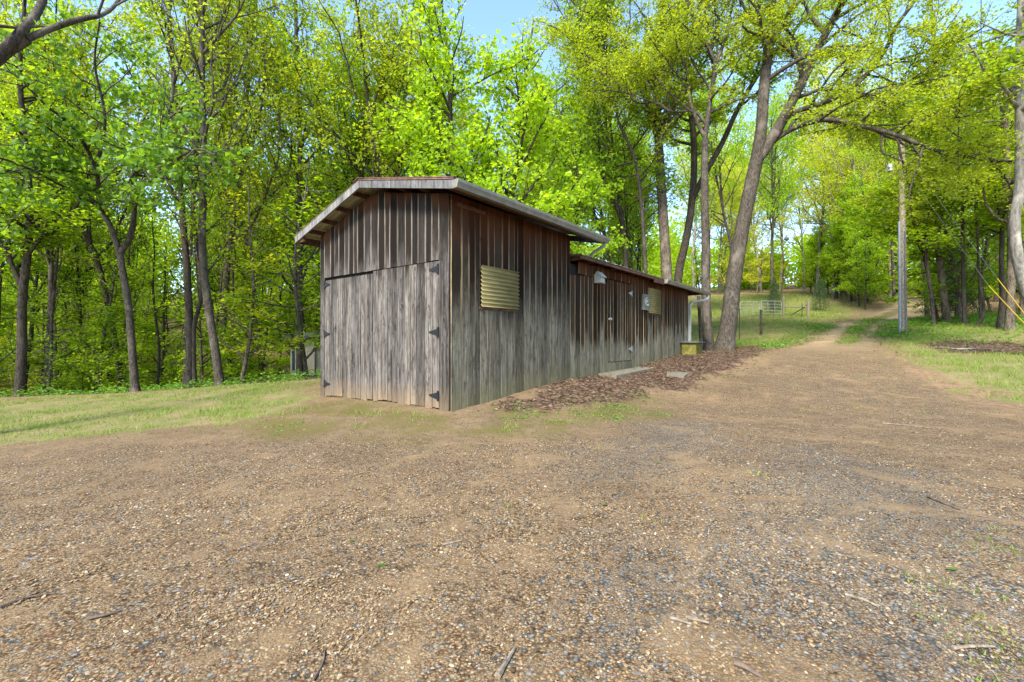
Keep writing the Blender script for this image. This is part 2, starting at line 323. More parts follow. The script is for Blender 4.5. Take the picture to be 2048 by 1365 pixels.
def m_ground():
    t = NT('ground_surface', .95, .1)
    a1 = t.attr('col'); dr, la, li = t.sep(a1.outputs['Color'])[:3]; mo = a1.outputs['Alpha']
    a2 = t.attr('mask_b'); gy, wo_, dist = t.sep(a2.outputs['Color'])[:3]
    P = t.coord(); n1 = t.noise(P, 1.1, 5, .6); n2 = t.noise(P, 7, 5, .65); n3 = t.noise(P, 45, 4, .7); n4 = t.noise(P, .33, 4, .6)
    # gravel: two sizes of chip over packed sandy soil
    v1 = t.voro(P, 80); v2 = t.voro(P, 170); v3 = t.voro(P, 45)
    soil = t.ramp(n3, [(.25, (.145, .095, .053)), (.5, (.215, .145, .083)), (.75, (.28, .195, .117))])
    def chips(v):
        q = t.sep(v.outputs['Color']); c = t.ramp(q[0], [(0., (.09, .055, .03)), (.3, (.19, .12, .066)), (.5, (.28, .18, .095)), (.68, (.36, .25, .14)), (.78, (.24, .12, .06)), (.9, (.42, .34, .24)), (1., (.25, .18, .115))])
        gq = t.ramp(q[2], [(0., (.11, .108, .10)), (.6, (.17, .165, .155)), (1., (.26, .25, .23))])
        th = t.math('SUBTRACT', .93, t.math('MULTIPLY', gy, .24)); return t.mix(t.math('GREATER_THAN', q[1], th), c, gq)
    c1 = chips(v1); c2 = chips(v2); c3 = chips(v3)
    e1 = t.ramp(v1.outputs['Distance'], [(.25, 1.), (.62, .35)]); e2 = t.ramp(v2.outputs['Distance'], [(.2, 1.), (.7, .45)]); e3 = t.ramp(v3.outputs['Distance'], [(.25, 1.), (.6, .3)])
    fine = t.mix(1., c2, e2, 'MULTIPLY'); mid = t.mix(1., c1, e1, 'MULTIPLY'); big = t.mix(1., c3, e3, 'MULTIPLY')
    sel = t.ramp(n2, [(.42, 0.), (.52, 1.)]); ch = t.mix(sel, fine, mid)
    s3 = t.math('MULTIPLY', t.math('GREATER_THAN', t.sep(v3.outputs['Color'])[1], .78), t.ramp(n2, [(.35, 0.), (.45, 1.)])); ch = t.mix(s3, ch, big)
    sandy = t.ramp(t.noise(P, 1.7, 5, .65, .8), [(.52, 0.), (.66, .75)]); grav = t.mix(sandy, ch, soil)
    grav = t.mix(.4, grav, t.mix(1., grav, t.ramp(n4, [(.3, (.85, .85, .88)), (.7, (1.12, 1.05, .95))]), 'MULTIPLY'))
    # bare earth of the yard
    dirt = t.mix(t.ramp(n2, [(.35, .25), (.6, .9)]), soil, t.mix(1., c1, e1, 'MULTIPLY'))
    gr = t.ramp(t.noise(P, 24, 5, .7), [(.3, (.06, .075, .018)), (.5, (.12, .14, .032)), (.72, (.22, .21, .06))])
    gr = t.mix(t.ramp(n1, [(.38, .75), (.58, 0.)]), gr, (.24, .18, .09)); gr = t.mix(t.ramp(n2, [(.42, .6), (.52, 0.)]), gr, (.20, .14, .075))
    vl = t.voro(P, 14); lq = t.sep(vl.outputs['Color'])
    lit = t.mix(1., t.ramp(lq[0], [(0., (.06, .035, .022)), (.5, (.14, .085, .052)), (1., (.25, .165, .105))]), t.ramp(vl.outputs['Distance'], [(.2, 1.), (.7, .35)]), 'MULTIPLY')
    moss = t.ramp(n3, [(.3, (.075, .055, .022)), (.5, (.125, .098, .032)), (.7, (.115, .12, .03))])
    wl = t.mix(t.ramp(n2, [(.4, .0), (.62, .7)]), (.26, .16, .09), lit)
    wl = t.mix(t.ramp(n1, [(.5, 0.), (.62, .6)]), wl, (.12, .17, .03))
    grav = t.mix(t.math('MULTIPLY', dist, .9), grav, t.ramp(n2, [(.3, (.29, .195, .115)), (.7, (.46, .34, .215))]))  # far lane: sandy dirt, its sunlit brightness painted in with distance
    c = t.mix(dr, dirt, grav); c = t.mix(1., c, (.98, .985, .90), 'MULTIPLY'); c = t.mix(1., c, t.ramp(t.noise(P, .8, 5, .62, .6), [(.3, (.84, .83, .84)), (.52, (1., 1., 1.)), (.72, (1.22, 1.2, 1.16))]), 'MULTIPLY'); c = t.mix(mo, c, moss)
    lf = t.ramp(t.math('ADD', la, t.math('MULTIPLY', t.math('SUBTRACT', n2, .5), .8)), [(.3, 0.), (.65, 1.)]); c = t.mix(lf, c, gr)
    c = t.mix(wo_, c, wl); c = t.mix(t.ramp(t.math('ADD', li, t.math('MULTIPLY', t.math('SUBTRACT', n2, .5), .6)), [(.3, 0.), (.6, 1.)]), c, lit)
    hh = t.math('ADD', t.math('MULTIPLY', e1, .5), t.math('MULTIPLY', e2, .25)); hh = t.math('ADD', hh, t.math('MULTIPLY', n3, .6)); hh = t.math('ADD', hh, t.math('MULTIPLY', n2, .8)); t.bump(hh, .55, .012)
    return t.col(c)
M['ground'] = m_ground()

# ---------------------------------------------------------------- the ground sheet (yard + gravel drive share one grid)
def axis(lo, hi, c, d0, g):
    o = [c]; d = d0
    while o[-1] < hi: o.append(o[-1] + d); d *= g
    l = [c]; d = d0
    while l[-1] > lo: l.append(l[-1] - d); d *= g
    return np.array(l[:0:-1] + o)
xs = axis(-400, 400, 0, .07, 1.018); ys = np.r_[axis(-200, 3, 3, .07, 1.03)[:-1], axis(2, 420, 3, .07, 1.012)[1:]]
ys = np.unique(np.round(ys, 4)); ys = ys[np.r_[True, np.diff(ys) > .03]]
X, Y = np.meshgrid(xs, ys); Z = gz(X, Y)
near = np.clip(1 - (np.hypot(X, Y) - 8) / 6, 0, 1)
mk = masks(X.ravel(), Y.ravel())
rut = np.zeros_like(X)
Z = Z + near * (.006 * noise2(X, Y, 9) + .004 * noise2(X + 3, Y, 21)) + .015 * noise2(X, Y, 3.) * mk[5].reshape(X.shape)
nx = len(xs); ny = len(ys); ii = (np.arange(ny - 1)[:, None] * nx + np.arange(nx - 1)[None]).ravel()
FQ = np.c_[ii, ii + 1, ii + nx + 1, ii + nx]; VV = np.c_[X.ravel(), Y.ravel(), Z.ravel()]
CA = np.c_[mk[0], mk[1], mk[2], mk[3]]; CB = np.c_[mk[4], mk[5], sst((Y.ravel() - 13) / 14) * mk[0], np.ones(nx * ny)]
inside = mk[0][FQ].mean(1) > .5
for nm, sel in (('ground', ~inside), ('gravel_drive', inside)):
    f = FQ[sel]; used, inv = np.unique(f, return_inverse=True); b = MB(); b.add(VV[used], inv.reshape(f.shape)); b.c = [CA[used]]
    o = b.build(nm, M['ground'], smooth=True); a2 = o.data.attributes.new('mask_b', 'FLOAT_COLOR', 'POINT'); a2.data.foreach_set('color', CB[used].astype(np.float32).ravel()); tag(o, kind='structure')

# ---------------------------------------------------------------- leaves, blades, stones as loose geometry
def leaves(b, P, size, flat=.6, r=rng, aspect=.62, fold=.12, up=None, vr=(0, 1), hang=0.):
    P = np.asarray(P, float); N = len(P)
    if N == 0: return
    size = np.broadcast_to(size, (N,)) * r.uniform(.65, 1.25, N)
    nn = nrm(np.array([0, 0, 1.]) * flat + r.normal(0, 1, (N, 3)) * (1 - flat) * .9) if up is None else nrm(up)
    d = r.normal(0, 1, (N, 3)); d[:, 2] -= hang; d = nrm(d - (d * nn).sum(1)[:, None] * nn); s = np.cross(nn, d)
    L = size[:, None]; Wd = L * aspect * .5
    v = np.stack([P, P + d * L * .42 + s * Wd + nn * L * fold, P + d * L - nn * L * fold * .6, P + d * L * .42 - s * Wd + nn * L * fold], 1)
    c = np.zeros((N, 4)); c[:, 0] = r.uniform(vr[0], vr[1], N); c[:, 3] = 1
    b.add(v.reshape(-1, 3), np.arange(4 * N).reshape(N, 4), np.repeat(c, 4, 0))

# ---------------------------------------------------------------- tree builder
class Style:
    def __init__(s, **k):
        s.up = (.05, .05, .02, 0.); s.wig = .13; s.ang = (55, 50, 45, 45); s.dens = (1.3, 2.0, 3.2); s.ratio = (.42, .5, .5); s.maxlvl = 3
        s.lpm = 26; s.size = .10; s.flat = .55; s.spread = .16; s.start = .3; s.seg = .35; s.squash = .4; s.hang = 0.; s.taper = .35; s.minL = .35; s.vr = (0, 1)
        s.__dict__.update(k)
class Tree:
    def __init__(s, seed): s.r = np.random.default_rng(seed); s.w = MB(); s.P = []; s.V = []
    def branch(s, p, d, L, r0, lvl, S):
        r = s.r; n_ = max(3, int(L / S.seg) + 1); n_ = min(n_, 12 if lvl else 40); pts = [np.array(p, float)]; d = nrm(d); step = L / (n_ - 1); dirs = [d]
        for i in range(n_ - 1):
            d = nrm(d + r.normal(0, S.wig, 3) + np.array([0, 0, S.up[min(lvl, 3)]])); pts.append(pts[-1] + d * step); dirs.append(d)
        pts = np.array(pts); rad = r0 * np.linspace(1, S.taper, n_) ; s.w.tube(pts, rad, (9, 6, 4, 3, 3)[lvl], cap=False)
        s.sprout(pts, rad, lvl, S, L)
    def sprout(s, pts, rad, lvl, S, L=None, t0=None, dens=None):
        r = s.r
        if L is None: L = np.linalg.norm(np.diff(pts, axis=0), axis=1).sum()
        cum = np.r_[0, np.cumsum(np.linalg.norm(np.diff(pts, axis=0), axis=1))]
        def pos(t):
            x = t * cum[-1]; k = min(np.searchsorted(cum, x, 'right') - 1, len(pts) - 2); f = (x - cum[k]) / (cum[k + 1] - cum[k] + 1e-9)
            return pts[k] * (1 - f) + pts[k + 1] * f, nrm(pts[k + 1] - pts[k]), rad[k] * (1 - f) + rad[k + 1] * f
        if lvl < S.maxlvl and L > S.minL:
            nc = max(2, int(round(L * (dens or S.dens[lvl])))); st = (S.start if lvl == 0 else .15) if t0 is None else t0
            for k in range(nc):
                t = st + (1 - st) * (k + r.uniform(0, 1)) / nc; t = min(t, .99)
                q, d, rr = pos(t); a = r.normal(0, 1, 3); a = nrm(a - (a @ d) * d)
                if lvl >= 1: a[2] *= S.squash; a = nrm(a)
                th = R(S.ang[lvl] * r.uniform(.7, 1.25)); dd = d * math.cos(th) + a * math.sin(th)
                base = S.ratio[lvl] * (L if lvl else S.L0); prof = (1 - .55 * t) if lvl else S.prof(t)
                Lc = base * prof * r.uniform(.7, 1.2)
                if Lc < .18: continue
                s.branch(q, dd, Lc, min(rr * .6, .012 * Lc + .004 + .018 * Lc * (lvl == 0)), lvl + 1, S)
        if lvl >= S.maxlvl - 0 or (lvl == S.maxlvl - 1):
            nl = r.poisson(L * S.lpm * (1 if lvl >= S.maxlvl else .35))
            if nl:
                t = r.uniform(.1, 1, nl) * cum[-1]; k = np.clip(np.searchsorted(cum, t, 'right') - 1, 0, len(pts) - 2); f = ((t - cum[k]) / (cum[k + 1] - cum[k] + 1e-9))[:, None]
                q = pts[k] * (1 - f) + pts[k + 1] * f; o = r.normal(0, S.spread, (nl, 3)); o[:, 2] *= .6; s.P.append(q + o)
    def stem(s, pts, r0, r1, k=12, wob=.02, flare=True):
        P = np.array(pts, float); m = len(P); out = []                       # Catmull-Rom through the given points
        Q = np.vstack([2 * P[0] - P[1], P, 2 * P[-1] - P[-2]])
        for i in range(m - 1):
            nseg = max(3, int(np.linalg.norm(P[i + 1] - P[i]) / .22))
            for u in np.linspace(0, 1, nseg, endpoint=False):
                a, b, c, d = Q[i:i + 4]; out.append(.5 * ((2 * b) + (-a + c) * u + (2 * a - 5 * b + 4 * c - d) * u * u + (-a + 3 * b - 3 * c + d) * u ** 3))
        out.append(P[-1]); out = np.array(out); L = np.linspace(0, 1, len(out)); rad = r0 + (r1 - r0) * L
        if flare: h = out[:, 2] - out[0, 2]; rad = rad * (1 + .45 * np.exp(-h / (.9 * r0 + .12)))
        rad = rad * (1 + s.r.normal(0, wob, len(out)))
        s.w.tube(out, rad, k, cap=True); return out, rad
    def finish(s, S, name, loc, label, cat, group, bark, leafm, size=None):
        e = empty(name, loc, label, cat, group)
        s.w.build('trunk', M[bark], e, smooth=True)
        if s.P:
            P = np.concatenate(s.P); b = MB(); leaves(b, P, S.size if size is None else size, S.flat, s.r, hang=S.hang, vr=S.vr, aspect=getattr(S, 'aspect', .62)); b.build('crown', M[leafm], e)
            s.nl = len(P)
        return e
def prof_round(t): return max(.12, 1.15 * math.sin(math.pi * min(1, .18 + .82 * t)) ** .7)
def prof_tall(t): return .55 + .75 * math.sin(math.pi * t) - .35 * t
def prof_under(t): return 1.1 - .75 * t
ST = {
 'tall': Style(up=(.02, .10, .03, 0), ang=(46, 42, 45, 45), dens=(1.3, 1.7, 3.0), ratio=(.42, .48, .5), start=.30, lpm=25, size=.135, flat=.4, spread=.16, aspect=.75),
 'lime': Style(up=(.02, .08, .03, 0), ang=(48, 45, 45, 45), dens=(3.0, 2.4, 3.4), ratio=(.32, .5, .5), start=.12, lpm=48, size=.16, flat=.4, spread=.18, aspect=.8),
 'under': Style(up=(.02, .02, 0, 0), ang=(68, 45, 40, 40), dens=(4.4, 2.6, 3.4), ratio=(.40, .5, .5), start=.10, lpm=48, size=.15, flat=.72, spread=.15, squash=.2, aspect=.75),
 'elm': Style(up=(.0, -.01, -.02, 0), ang=(55, 45, 40, 40), dens=(2.6, 2.8, 3.6), ratio=(.42, .48, .5), start=.2, lpm=40, size=.115, flat=.6, spread=.15, squash=.3, aspect=.66),
 'redbud': Style(up=(.0, -.01, -.03, 0), ang=(60, 50, 45, 40), dens=(2.6, 2.4, 3.2), ratio=(.40, .55, .5), start=.2, lpm=36, size=.15, flat=.35, spread=.15, squash=.5, hang=.8, aspect=.95),
 'sap': Style(up=(.05, .03, 0, 0), ang=(60, 45, 40, 40), dens=(6, 4.5, 3.0), ratio=(.40, .5, .5), start=.1, maxlvl=2, lpm=60, size=.13, flat=.7, spread=.13, aspect=.75),
}
def proto(kind, H, seed, r0, leafm, bark, lean=.03, name='forest_tree'):
    S = ST[kind]; T = Tree(seed); S.prof = {'tall': prof_tall, 'lime': prof_round, 'under': prof_under, 'sap': prof_under}[kind]; S.L0 = H * .62
    r = T.r; nn = max(4, int(H / 1.6)); p = np.array([0, 0, -.15]); P = [p]; d = np.array([r.normal(0, lean), r.normal(0, lean), 1.])
    for i in range(nn): d = nrm(d + np.array([r.normal(0, .06), r.normal(0, .06), .12])); p = p + d * H / nn; P.append(p)
    pts, rad = T.stem(P, r0, r0 * .16, k=9)
    if kind in ('tall',):                     # a forked second leader
        i = int(len(pts) * r.uniform(.35, .5)); q = pts[i]; dd = nrm(np.array([r.normal(0, .35), r.normal(0, .35), 1.])); Q = [q]
        for k in range(5): dd = nrm(dd + np.array([r.normal(0, .06), r.normal(0, .06), .1])); Q.append(Q[-1] + dd * H * .1)
        p2, r2 = T.stem(Q, rad[i] * .75, rad[i] * .2, k=7, flare=False); T.sprout(p2, r2, 0, S, L=H * .5)
    T.sprout(pts, rad, 0, S, L=H)
    return T, S

# ---------------------------------------------------------------- the weathered barn
d0 = 7.5; C0 = np.array([-.1363 * d0, d0, 0.]); ES = np.array([.618, .786, 0]); ES = ES / np.linalg.norm(ES); ET = np.array([-ES[1], ES[0], 0]); EZ = np.array([0, 0, 1.])
def B(s, t, z): return C0 + ES * s + ET * t + EZ * z
barn = empty('barn', (C0[0], C0[1], .05), 'old weathered board barn with a tall gabled front, two hinged doors and long low wing', 'barn')
def boards(mb, o, u, nn, u0, u1, ztop, zbot, wm=.19, r=rng, thick=.022, gap=.010, hz0=None, ragged=0.0, jit=.006, top_ref=None):
    """vertical boards along direction u from point o; ztop / zbot are functions of the distance"""
    x = u0
    while x < u1 - .02:
        w_ = min(wm * r.uniform(.72, 1.3), u1 - x)
        if u1 - x - w_ < .07: w_ = u1 - x
        a = x + gap * r.uniform(.2, 1.); b = x + w_ - gap * r.uniform(.2, 1.); off = r.uniform(0, jit)
        zb = [zbot(a) + r.uniform(-ragged, ragged), 0]; zb[1] = zbot(b) + (zb[0] - zbot(a)) + r.uniform(-.006, .006); zt = [ztop(a), ztop(b)]
        rv = r.uniform(); g = [hz0(a) if hz0 else zbot(a), hz0(b) if hz0 else zbot(b)]; tr = [(top_ref or ztop)(a), (top_ref or ztop)(b)]
        vs = []; cs = []
        for n_ in (off, off + thick):
            for q, i in ((a, 0), (b, 1)):
                for z in (zb[i], zt[i]):
                    vs.append(o + u * q + nn * n_ + EZ * z); cs.append((rv, float(i), z - g[i], tr[i] - z))
        f = [(0, 1, 3, 2), (4, 6, 7, 5), (0, 2, 6, 4), (1, 5, 7, 3), (0, 4, 5, 1), (2, 3, 7, 6)]
        mb.add(vs, f, np.array(cs)); x += w_
NF = -ES; NS = -ET
ZR, ZER, ZEL = 4.11, 3.58, 3.40; TR, TER, TEL = 2.05, -.44, 4.47; LT = 4.02
def roofz(t): return np.where(t < TR, ZR - (TR - t) * (ZR - ZER) / (TR - TER), ZR - (t - TR) * (ZR - ZEL) / (TEL - TR)) * 1.0
def wt(t): return float(roofz(t)) + .02
def gf(t): q = B(0, t, 0); return float(gz(q[0], q[1]))
def gs(s): q = B(s, 0, 0); return float(gz(q[0], q[1]))
OF = B(0, 0, 0)
HZ = 2.60
b = MB(); boards(b, OF, ET, NF, 0., .237, lambda t: wt(t) - .02, lambda t: gf(t) - .01, wm=.24, hz0=gf)
boards(b, OF, ET, NF, 3.85, LT, lambda t: wt(t) - .02, lambda t: gf(t) - .03, wm=.17, hz0=gf)
boards(b, OF, ET, NF, .237, 3.85, lambda t: wt(t) - .02, lambda t: HZ + .012, wm=.185, hz0=gf, ragged=.004)
b.build('gable_wall', M['front'], barn)
def tri_hinge(parent, o, u, nn, z, sgn):       # strap hinge: pad + pointed leaf
    h = MB(); h.box(o + EZ * (z - .085) + nn * .03 - u * .02, u * .045, nn * .008, EZ * .17)
    P0 = o + EZ * z + nn * .03 + u * (.022 if sgn > 0 else -.02)
    v = [P0 - EZ * .055, P0 + EZ * .055, P0 + u * sgn * .20 + EZ * .010, P0 + u * sgn * .20 - EZ * .010]; v = np.array(v)
    h.add(np.r_[v, v + nn * .008], [(0, 1, 2, 3), (7, 6, 5, 4), (0, 4, 5, 1), (1, 5, 6, 2), (2, 6, 7, 3), (3, 7, 4, 0)])
    for dz in (-.06, 0, .06):
        h.tube([o + EZ * (z + dz) + nn * .038, o + EZ * (z + dz) + nn * .045], .009, 6)
    h.build('hinge', M['iron'], parent)
def leaf_door(u0, u1, ztop, hx, sgn):
    b = MB(); boards(b, OF, ET, NF, u0, u1, lambda t: ztop, lambda t: gf(t) + .015, wm=.175, hz0=gf, ragged=.02, jit=.008, top_ref=wt)
    d = b.build('door', M['front'], barn)
    for z in (2.46, 1.40, .33): tri_hinge(d, OF + ET * hx, ET, NF, z, sgn)
    return d
leaf_door(.237, 2.08, HZ - .006, .255, 1); d2 = leaf_door(2.105, 3.845, HZ - .05, 3.83, -1)
# long side of the tall part
b = MB(); SW = 3.78
def st_(s): return float(roofz(0.)) + .0
boards(b, OF, ES, NS, .0, .71, st_, lambda s: gs(s) - .03, wm=.215, hz0=gs, ragged=.012); boards(b, OF, ES, NS, .71, 1.80, st_, lambda s: 2.50, wm=.2, hz0=gs)
boards(b, OF, ES, NS, .71, 1.80, lambda s: 1.84, lambda s: gs(s) - .03, wm=.2, hz0=gs, ragged=.012, top_ref=st_); boards(b, OF, ES, NS, 1.80, SW, st_, lambda s: gs(s) - .03, wm=.2, hz0=gs, ragged=.012)
b.build('side_wall', M['side'], barn)
# wing wall: boards, patched lintel, door
WT = 3.13; SE = 12.42; DS0, DS1, DZ0, DZ1 = 5.69, 7.24, .70, 2.87
b = MB(); top = lambda s: WT; k = dict(hz0=gs, jit=.012, top_ref=top)
boards(b, OF, ES, NS, SW, DS0, lambda s: 2.80 + .03 * math.sin(s * 3), lambda s: gs(s) - .03, wm=.2, **k)
boards(b, OF, ES, NS, DS0, DS1, lambda s: DZ0 - .02, lambda s: gs(s) - .05, wm=.26, **k)
boards(b, OF, ES, NS, DS1, SE, top, lambda s: gs(s) - .03, wm=.2, **k)
boards(b, OF - NS * -.02, ES, NS, SW + .35, DS1 + .02, top, lambda s: DZ1 + .02 - .05 * (s < DS0), wm=.3, thick=.02, **k)
wing = b.build('wing_wall', M['wing'], barn)
b = MB(); boards(b, OF, ES, NS, DS0 + .01, DS1 - .01, lambda s: DZ1, lambda s: DZ0, wm=.2, hz0=gs, jit=.006, top_ref=top); pd = b.build('door', M['wing'], barn); pd['label'] = 'narrow board door in the side of the low wing'
for z in (2.62, 1.02): tri_hinge(pd, OF + ES * (DS1 - .02), ES, NS, z, -1)
for o_ in pd.children: o_.data.materials[0] = M['galv']
b = MB(); q = OF + ES * (DS0 + .06) + NS * .03 + EZ * 1.83
b.tube([q, q + NS * .03], .03, 10); b.tube([q + NS * .03, q + NS * .06], .018, 8); b.tube([q + NS * .055, q + NS * .085], .032, 10); b.build('knob', M['galv'], pd)
b = MB(); q = OF + ES * (DS0 + .06) + NS * .028 + EZ * 2.0; b.box(q - ES * .04 - EZ * .05, ES * .08, NS * .02, EZ * .10); b.build('latch', M['iron'], pd)
# hidden walls and a near-black shell whose colour stands for the shade inside
b = MB()
b.box(B(.05, LT - .02, -.6), ES * (SW - .05), ET * .02, EZ * 4.0); b.box(B(SW, .05, -.2), ET * (LT - .05), ES * .02, EZ * 3.9)
b.box(B(SE - .03, .02, -.2), ET * (LT - .04), ES * .025, EZ * 3.3); b.box(B(SW, LT - .02, -.4), ES * (SE - SW), ET * .02, EZ * 3.5)
b.box(B(.03, -.0 + .03, -.3), ES * (SE - .06), ET * .01, EZ * 3.35); b.box(B(.03, .05, -.3), ET * (LT - .1), ES * .01, EZ * 3.6)
b.build('rear_wall_shade_shell', M['dark'], barn)
# end boards of the wing that can be seen round the corner
# roofs: corrugated sheets
def sheet(mb, s0, s1, t0, z0, t1, z1, amp=.012, per=.15, th=.004):
    n_ = int((s1 - s0) / per * 6); S_ = np.linspace(s0, s1, n_ + 1); ph = (S_ - s0) / per; wv = amp * np.maximum(0, np.cos(2 * math.pi * ph)) ** 2
    V = []
    for tt, zz in ((t0, z0), (t1, z1)):
        for th_ in (0, th): V.append(np.array([B(s, tt, zz + w_ + th_) for s, w_ in zip(S_, wv)]))
    V = np.array(V).reshape(4, -1, 3); m = n_ + 1; i = np.arange(n_)
    f = np.r_[np.c_[i, i + 1, i + 1 + 2 * m, i + 2 * m], np.c_[i + m, i + 3 * m, i + 1 + 3 * m, i + 1 + m], np.c_[i, i + m, i + 1 + m, i + 1], np.c_[i + 2 * m, i + 2 * m + 1, i + 3 * m + 1, i + 3 * m]]
    mb.add(V.reshape(-1, 3), f)
S0, S1 = -.36, 4.70
b = MB(); sheet(b, S0, S1, TR, ZR + .15, TER - .03, ZER + .155); b.build('roof', M['roof'], barn)
b = MB(); sheet(b, S0, S1, TEL + .03, ZEL + .15, TR, ZR + .152); r2_ = b.build('roof', M['cream'], barn)
def rake(t0, z0, t1, z1, s_, hgt=.135, th=.035):
    b = MB(); v = []; cs = []
    rv = rng.uniform()
    for ds in (0, th):
        for tt, zz in ((t0, z0), (t1, z1)):
            for hh in (0, hgt): v.append(B(s_ + ds, tt, zz + hh)); cs.append((rv, hh / hgt, 1.5, 1.))
    b.add(v, [(0, 1, 3, 2), (4, 6, 7, 5), (0, 2, 6, 4), (1, 5, 7, 3), (0, 4, 5, 1), (2, 3, 7, 6)], np.array(cs)); return b.build('rake_board', M['trim'], barn)
rake(TER, ZER, TR, ZR, S0); rake(TR, ZR, TEL, ZEL, S0)
rake(TER, ZER, TR, ZR, S1 - .035); rake(TR, ZR, TEL, ZEL, S1 - .035)
b = MB(); sl = (ZR - ZER) / (TR - TER)
b.box(B(S0 - .02, TER - .02, ZER + .165), ES * .09, ET * (TR - TER + .02) + EZ * (ZR - ZER), EZ * .012); b.box(B(S0 - .012, TER - .02, ZER + .137), ES * .008, ET * (TR - TER + .02) + EZ * (ZR - ZER), EZ * .03)
b.build('drip_edge', M['rust'], barn)
b = MB(); b.box(B(S0 - .03, TR - .16, ZR + .17 - .16 * sl), ES * (S1 - S0), ET * .16 + EZ * (.16 * sl), EZ * .01); b.box(B(S0 - .03, TR, ZR + .17), ES * (S1 - S0), ET * .16 - EZ * .05, EZ * .01); b.build('ridge_cap', M['rust'], barn)
b = MB()                                       # purlins seen under the left overhang
for tt in (2.35, 2.95, 3.5, 4.0):
    z = float(roofz(tt)); b.box(B(S0 + .036, tt, z + .03), ES * (S1 - S0 - .1), ET * .04, EZ * .09)
for tt in (-.2, .5, 1.1, 1.7): z = float(roofz(tt)); b.box(B(S0 + .036, tt, z + .03), ES * (S1 - S0 - .1), ET * .04, EZ * .09)
b.build('purlin', M['brownwood'], barn); b = MB(); b.box(B(S0 + .036, TEL - .06, ZEL - .01), ES * (S1 - S0 - .08), ET * .05, EZ * .15); b.box(B(S0 + .036, TEL - .30, ZEL + .0), ES * .05, ET * .24, EZ * .11); b.build('eave_board', M['brownwood'], barn)
b = MB(); b.box(B(S0 + .036, TER, ZER - .0), ES * (S1 - S0 - .08), ET * .035, EZ * .14); b.box(B(.10, -.035, 3.50), ES * .75, ET * .03, EZ * .07); b.build('fascia', M['brownwood'], barn)
KP = [(0, 0), (0, .125), (.012, .125), (.012, .01), (.075, .01), (.085, .04), (.105, .085), (.108, .118), (.095, .118), (.095, .128), (.122, .128), (.118, .08), (.098, .035), (.088, 0)]
def gutter(s0, s1, t, z, ends=True):
    b = MB(); prof = [(0, 0), (.088, 0), (.100, .040), (.120, .085), (.124, .128), (.110, .128), (.106, .088), (.088, .045), (.080, .010), (.008, .010), (.008, .128), (0, .128)]
    i = range(len(prof)); b.extrude(prof, B(s0, t, z), NS, EZ, ES * (s1 - s0), caps=False)
    g = b.build('gutter', M['gutter'], barn)
    for se in (s0, s1):
        c = MB(); c.extrude([(0, 0), (.088, 0), (.100, .040), (.120, .085), (.124, .128), (0, .128)], B(se - .004, t, z), NS, EZ, ES * .008); c.build('end_cap', M['gutter'], g)
    return g
gutter(S0 - .01, S1 + .02, TER - .005, ZER - .0)
def spout(pts, sz=.06, mt='gutter'):
    b = MB()
    b.tube(pts, sz * .62, 4, cap=True); b.build('downspout', M[mt], barn)
spout([B(S1 - .12, TER - .06, ZER + .0), B(S1 - .15, TER - .06, ZER - .08), B(S1 - .34, TER + .12, ZER - .24), B(S1 - .42, TER + .2, ZER - .36)])
# wing roof
WZ = 3.20; WS1 = 13.9
b = MB(); sheet(b, SW - .02, WS1, -.34, WZ, 2.0, WZ + .20, .016, .23); sheet(b, SW - .02, WS1, 2.0, WZ + .20, 4.3, WZ + .02, .016, .23); rf = b.build('roof', M['galv'], barn); rf['label'] = 'low corrugated roof of the wing'
b = MB(); b.box(B(SW - .02, -.33, WZ - .085), ES * (WS1 - SW - .0), ET * .03, EZ * .08); b.box(B(WS1 - .04, -.29, WZ - .09), ES * .03, ET * 4.3, EZ * .085); b.build('fascia', M['brownwood'], barn)
b = MB()
for s in np.arange(SW + .2, WS1 - .3, .62): b.box(B(s, -.295, WZ - .07), ES * .045, ET * 4.2, EZ * .065)
b.build('rafter', M['brownwood'], barn)
gutter(9.0, WS1 + .02, -.345, WZ - .135)
b = MB(); b.box(B(8.2, -.335, WZ - .17), ES * .8, ET * .02, EZ * .085); b.build('eave_patch', M['brownwood'], barn)
spout([B(WS1 - .22, -.40, WZ - .13), B(WS1 - .26, -.40, WZ - .24), B(WS1 - .5, -.28, WZ - .36), B(SE + .30, -.08, WZ - .46), B(SE + .10, -.06, WZ - .60), B(SE + .08, -.06, WZ - .75), B(SE + .08, -.06, gs(SE) + .05)], .095, 'spout')
# corrugated fibreglass window panels
def panel(s0, s1, z0, z1, n_):
    b = MB(); m = n_ * 8; zz = np.linspace(z0, z1, m + 1); wv = .016 * np.cos(np.linspace(0, 2 * math.pi * n_, m + 1)); V = []
    for s in (s0, s1):
        for th in (0, .003): V.append(np.array([B(s, 0, z) + NS * (.055 + w_ + th) for z, w_ in zip(zz, wv)]))
    V = np.array(V); i = np.arange(m); q = m + 1
    f = np.r_[np.c_[i + q, i + 3 * q, i + 1 + 3 * q, i + 1 + q], np.c_[i, i + 1, i + 1 + 2 * q, i + 2 * q], np.c_[i, i + q, i + 1 + q, i + 1], np.c_[i + 2 * q, i + 2 * q + 1, i + 3 * q + 1, i + 3 * q]]
    b.add(V.reshape(-1, 3), f); o = b.build('window_panel', M['fibre'], barn, smooth=True)
    c = MB(); c.box(B(s0 - .03, 0, z0 - .05) + NS * .026, ES * (s1 - s0 + .04), NS * .018, EZ * .055); c.build('sill', M['brownwood'], o)
panel(.71, 1.80, 1.86, 2.59, 10); panel(8.38, 9.50, 2.13, 2.90, 13)

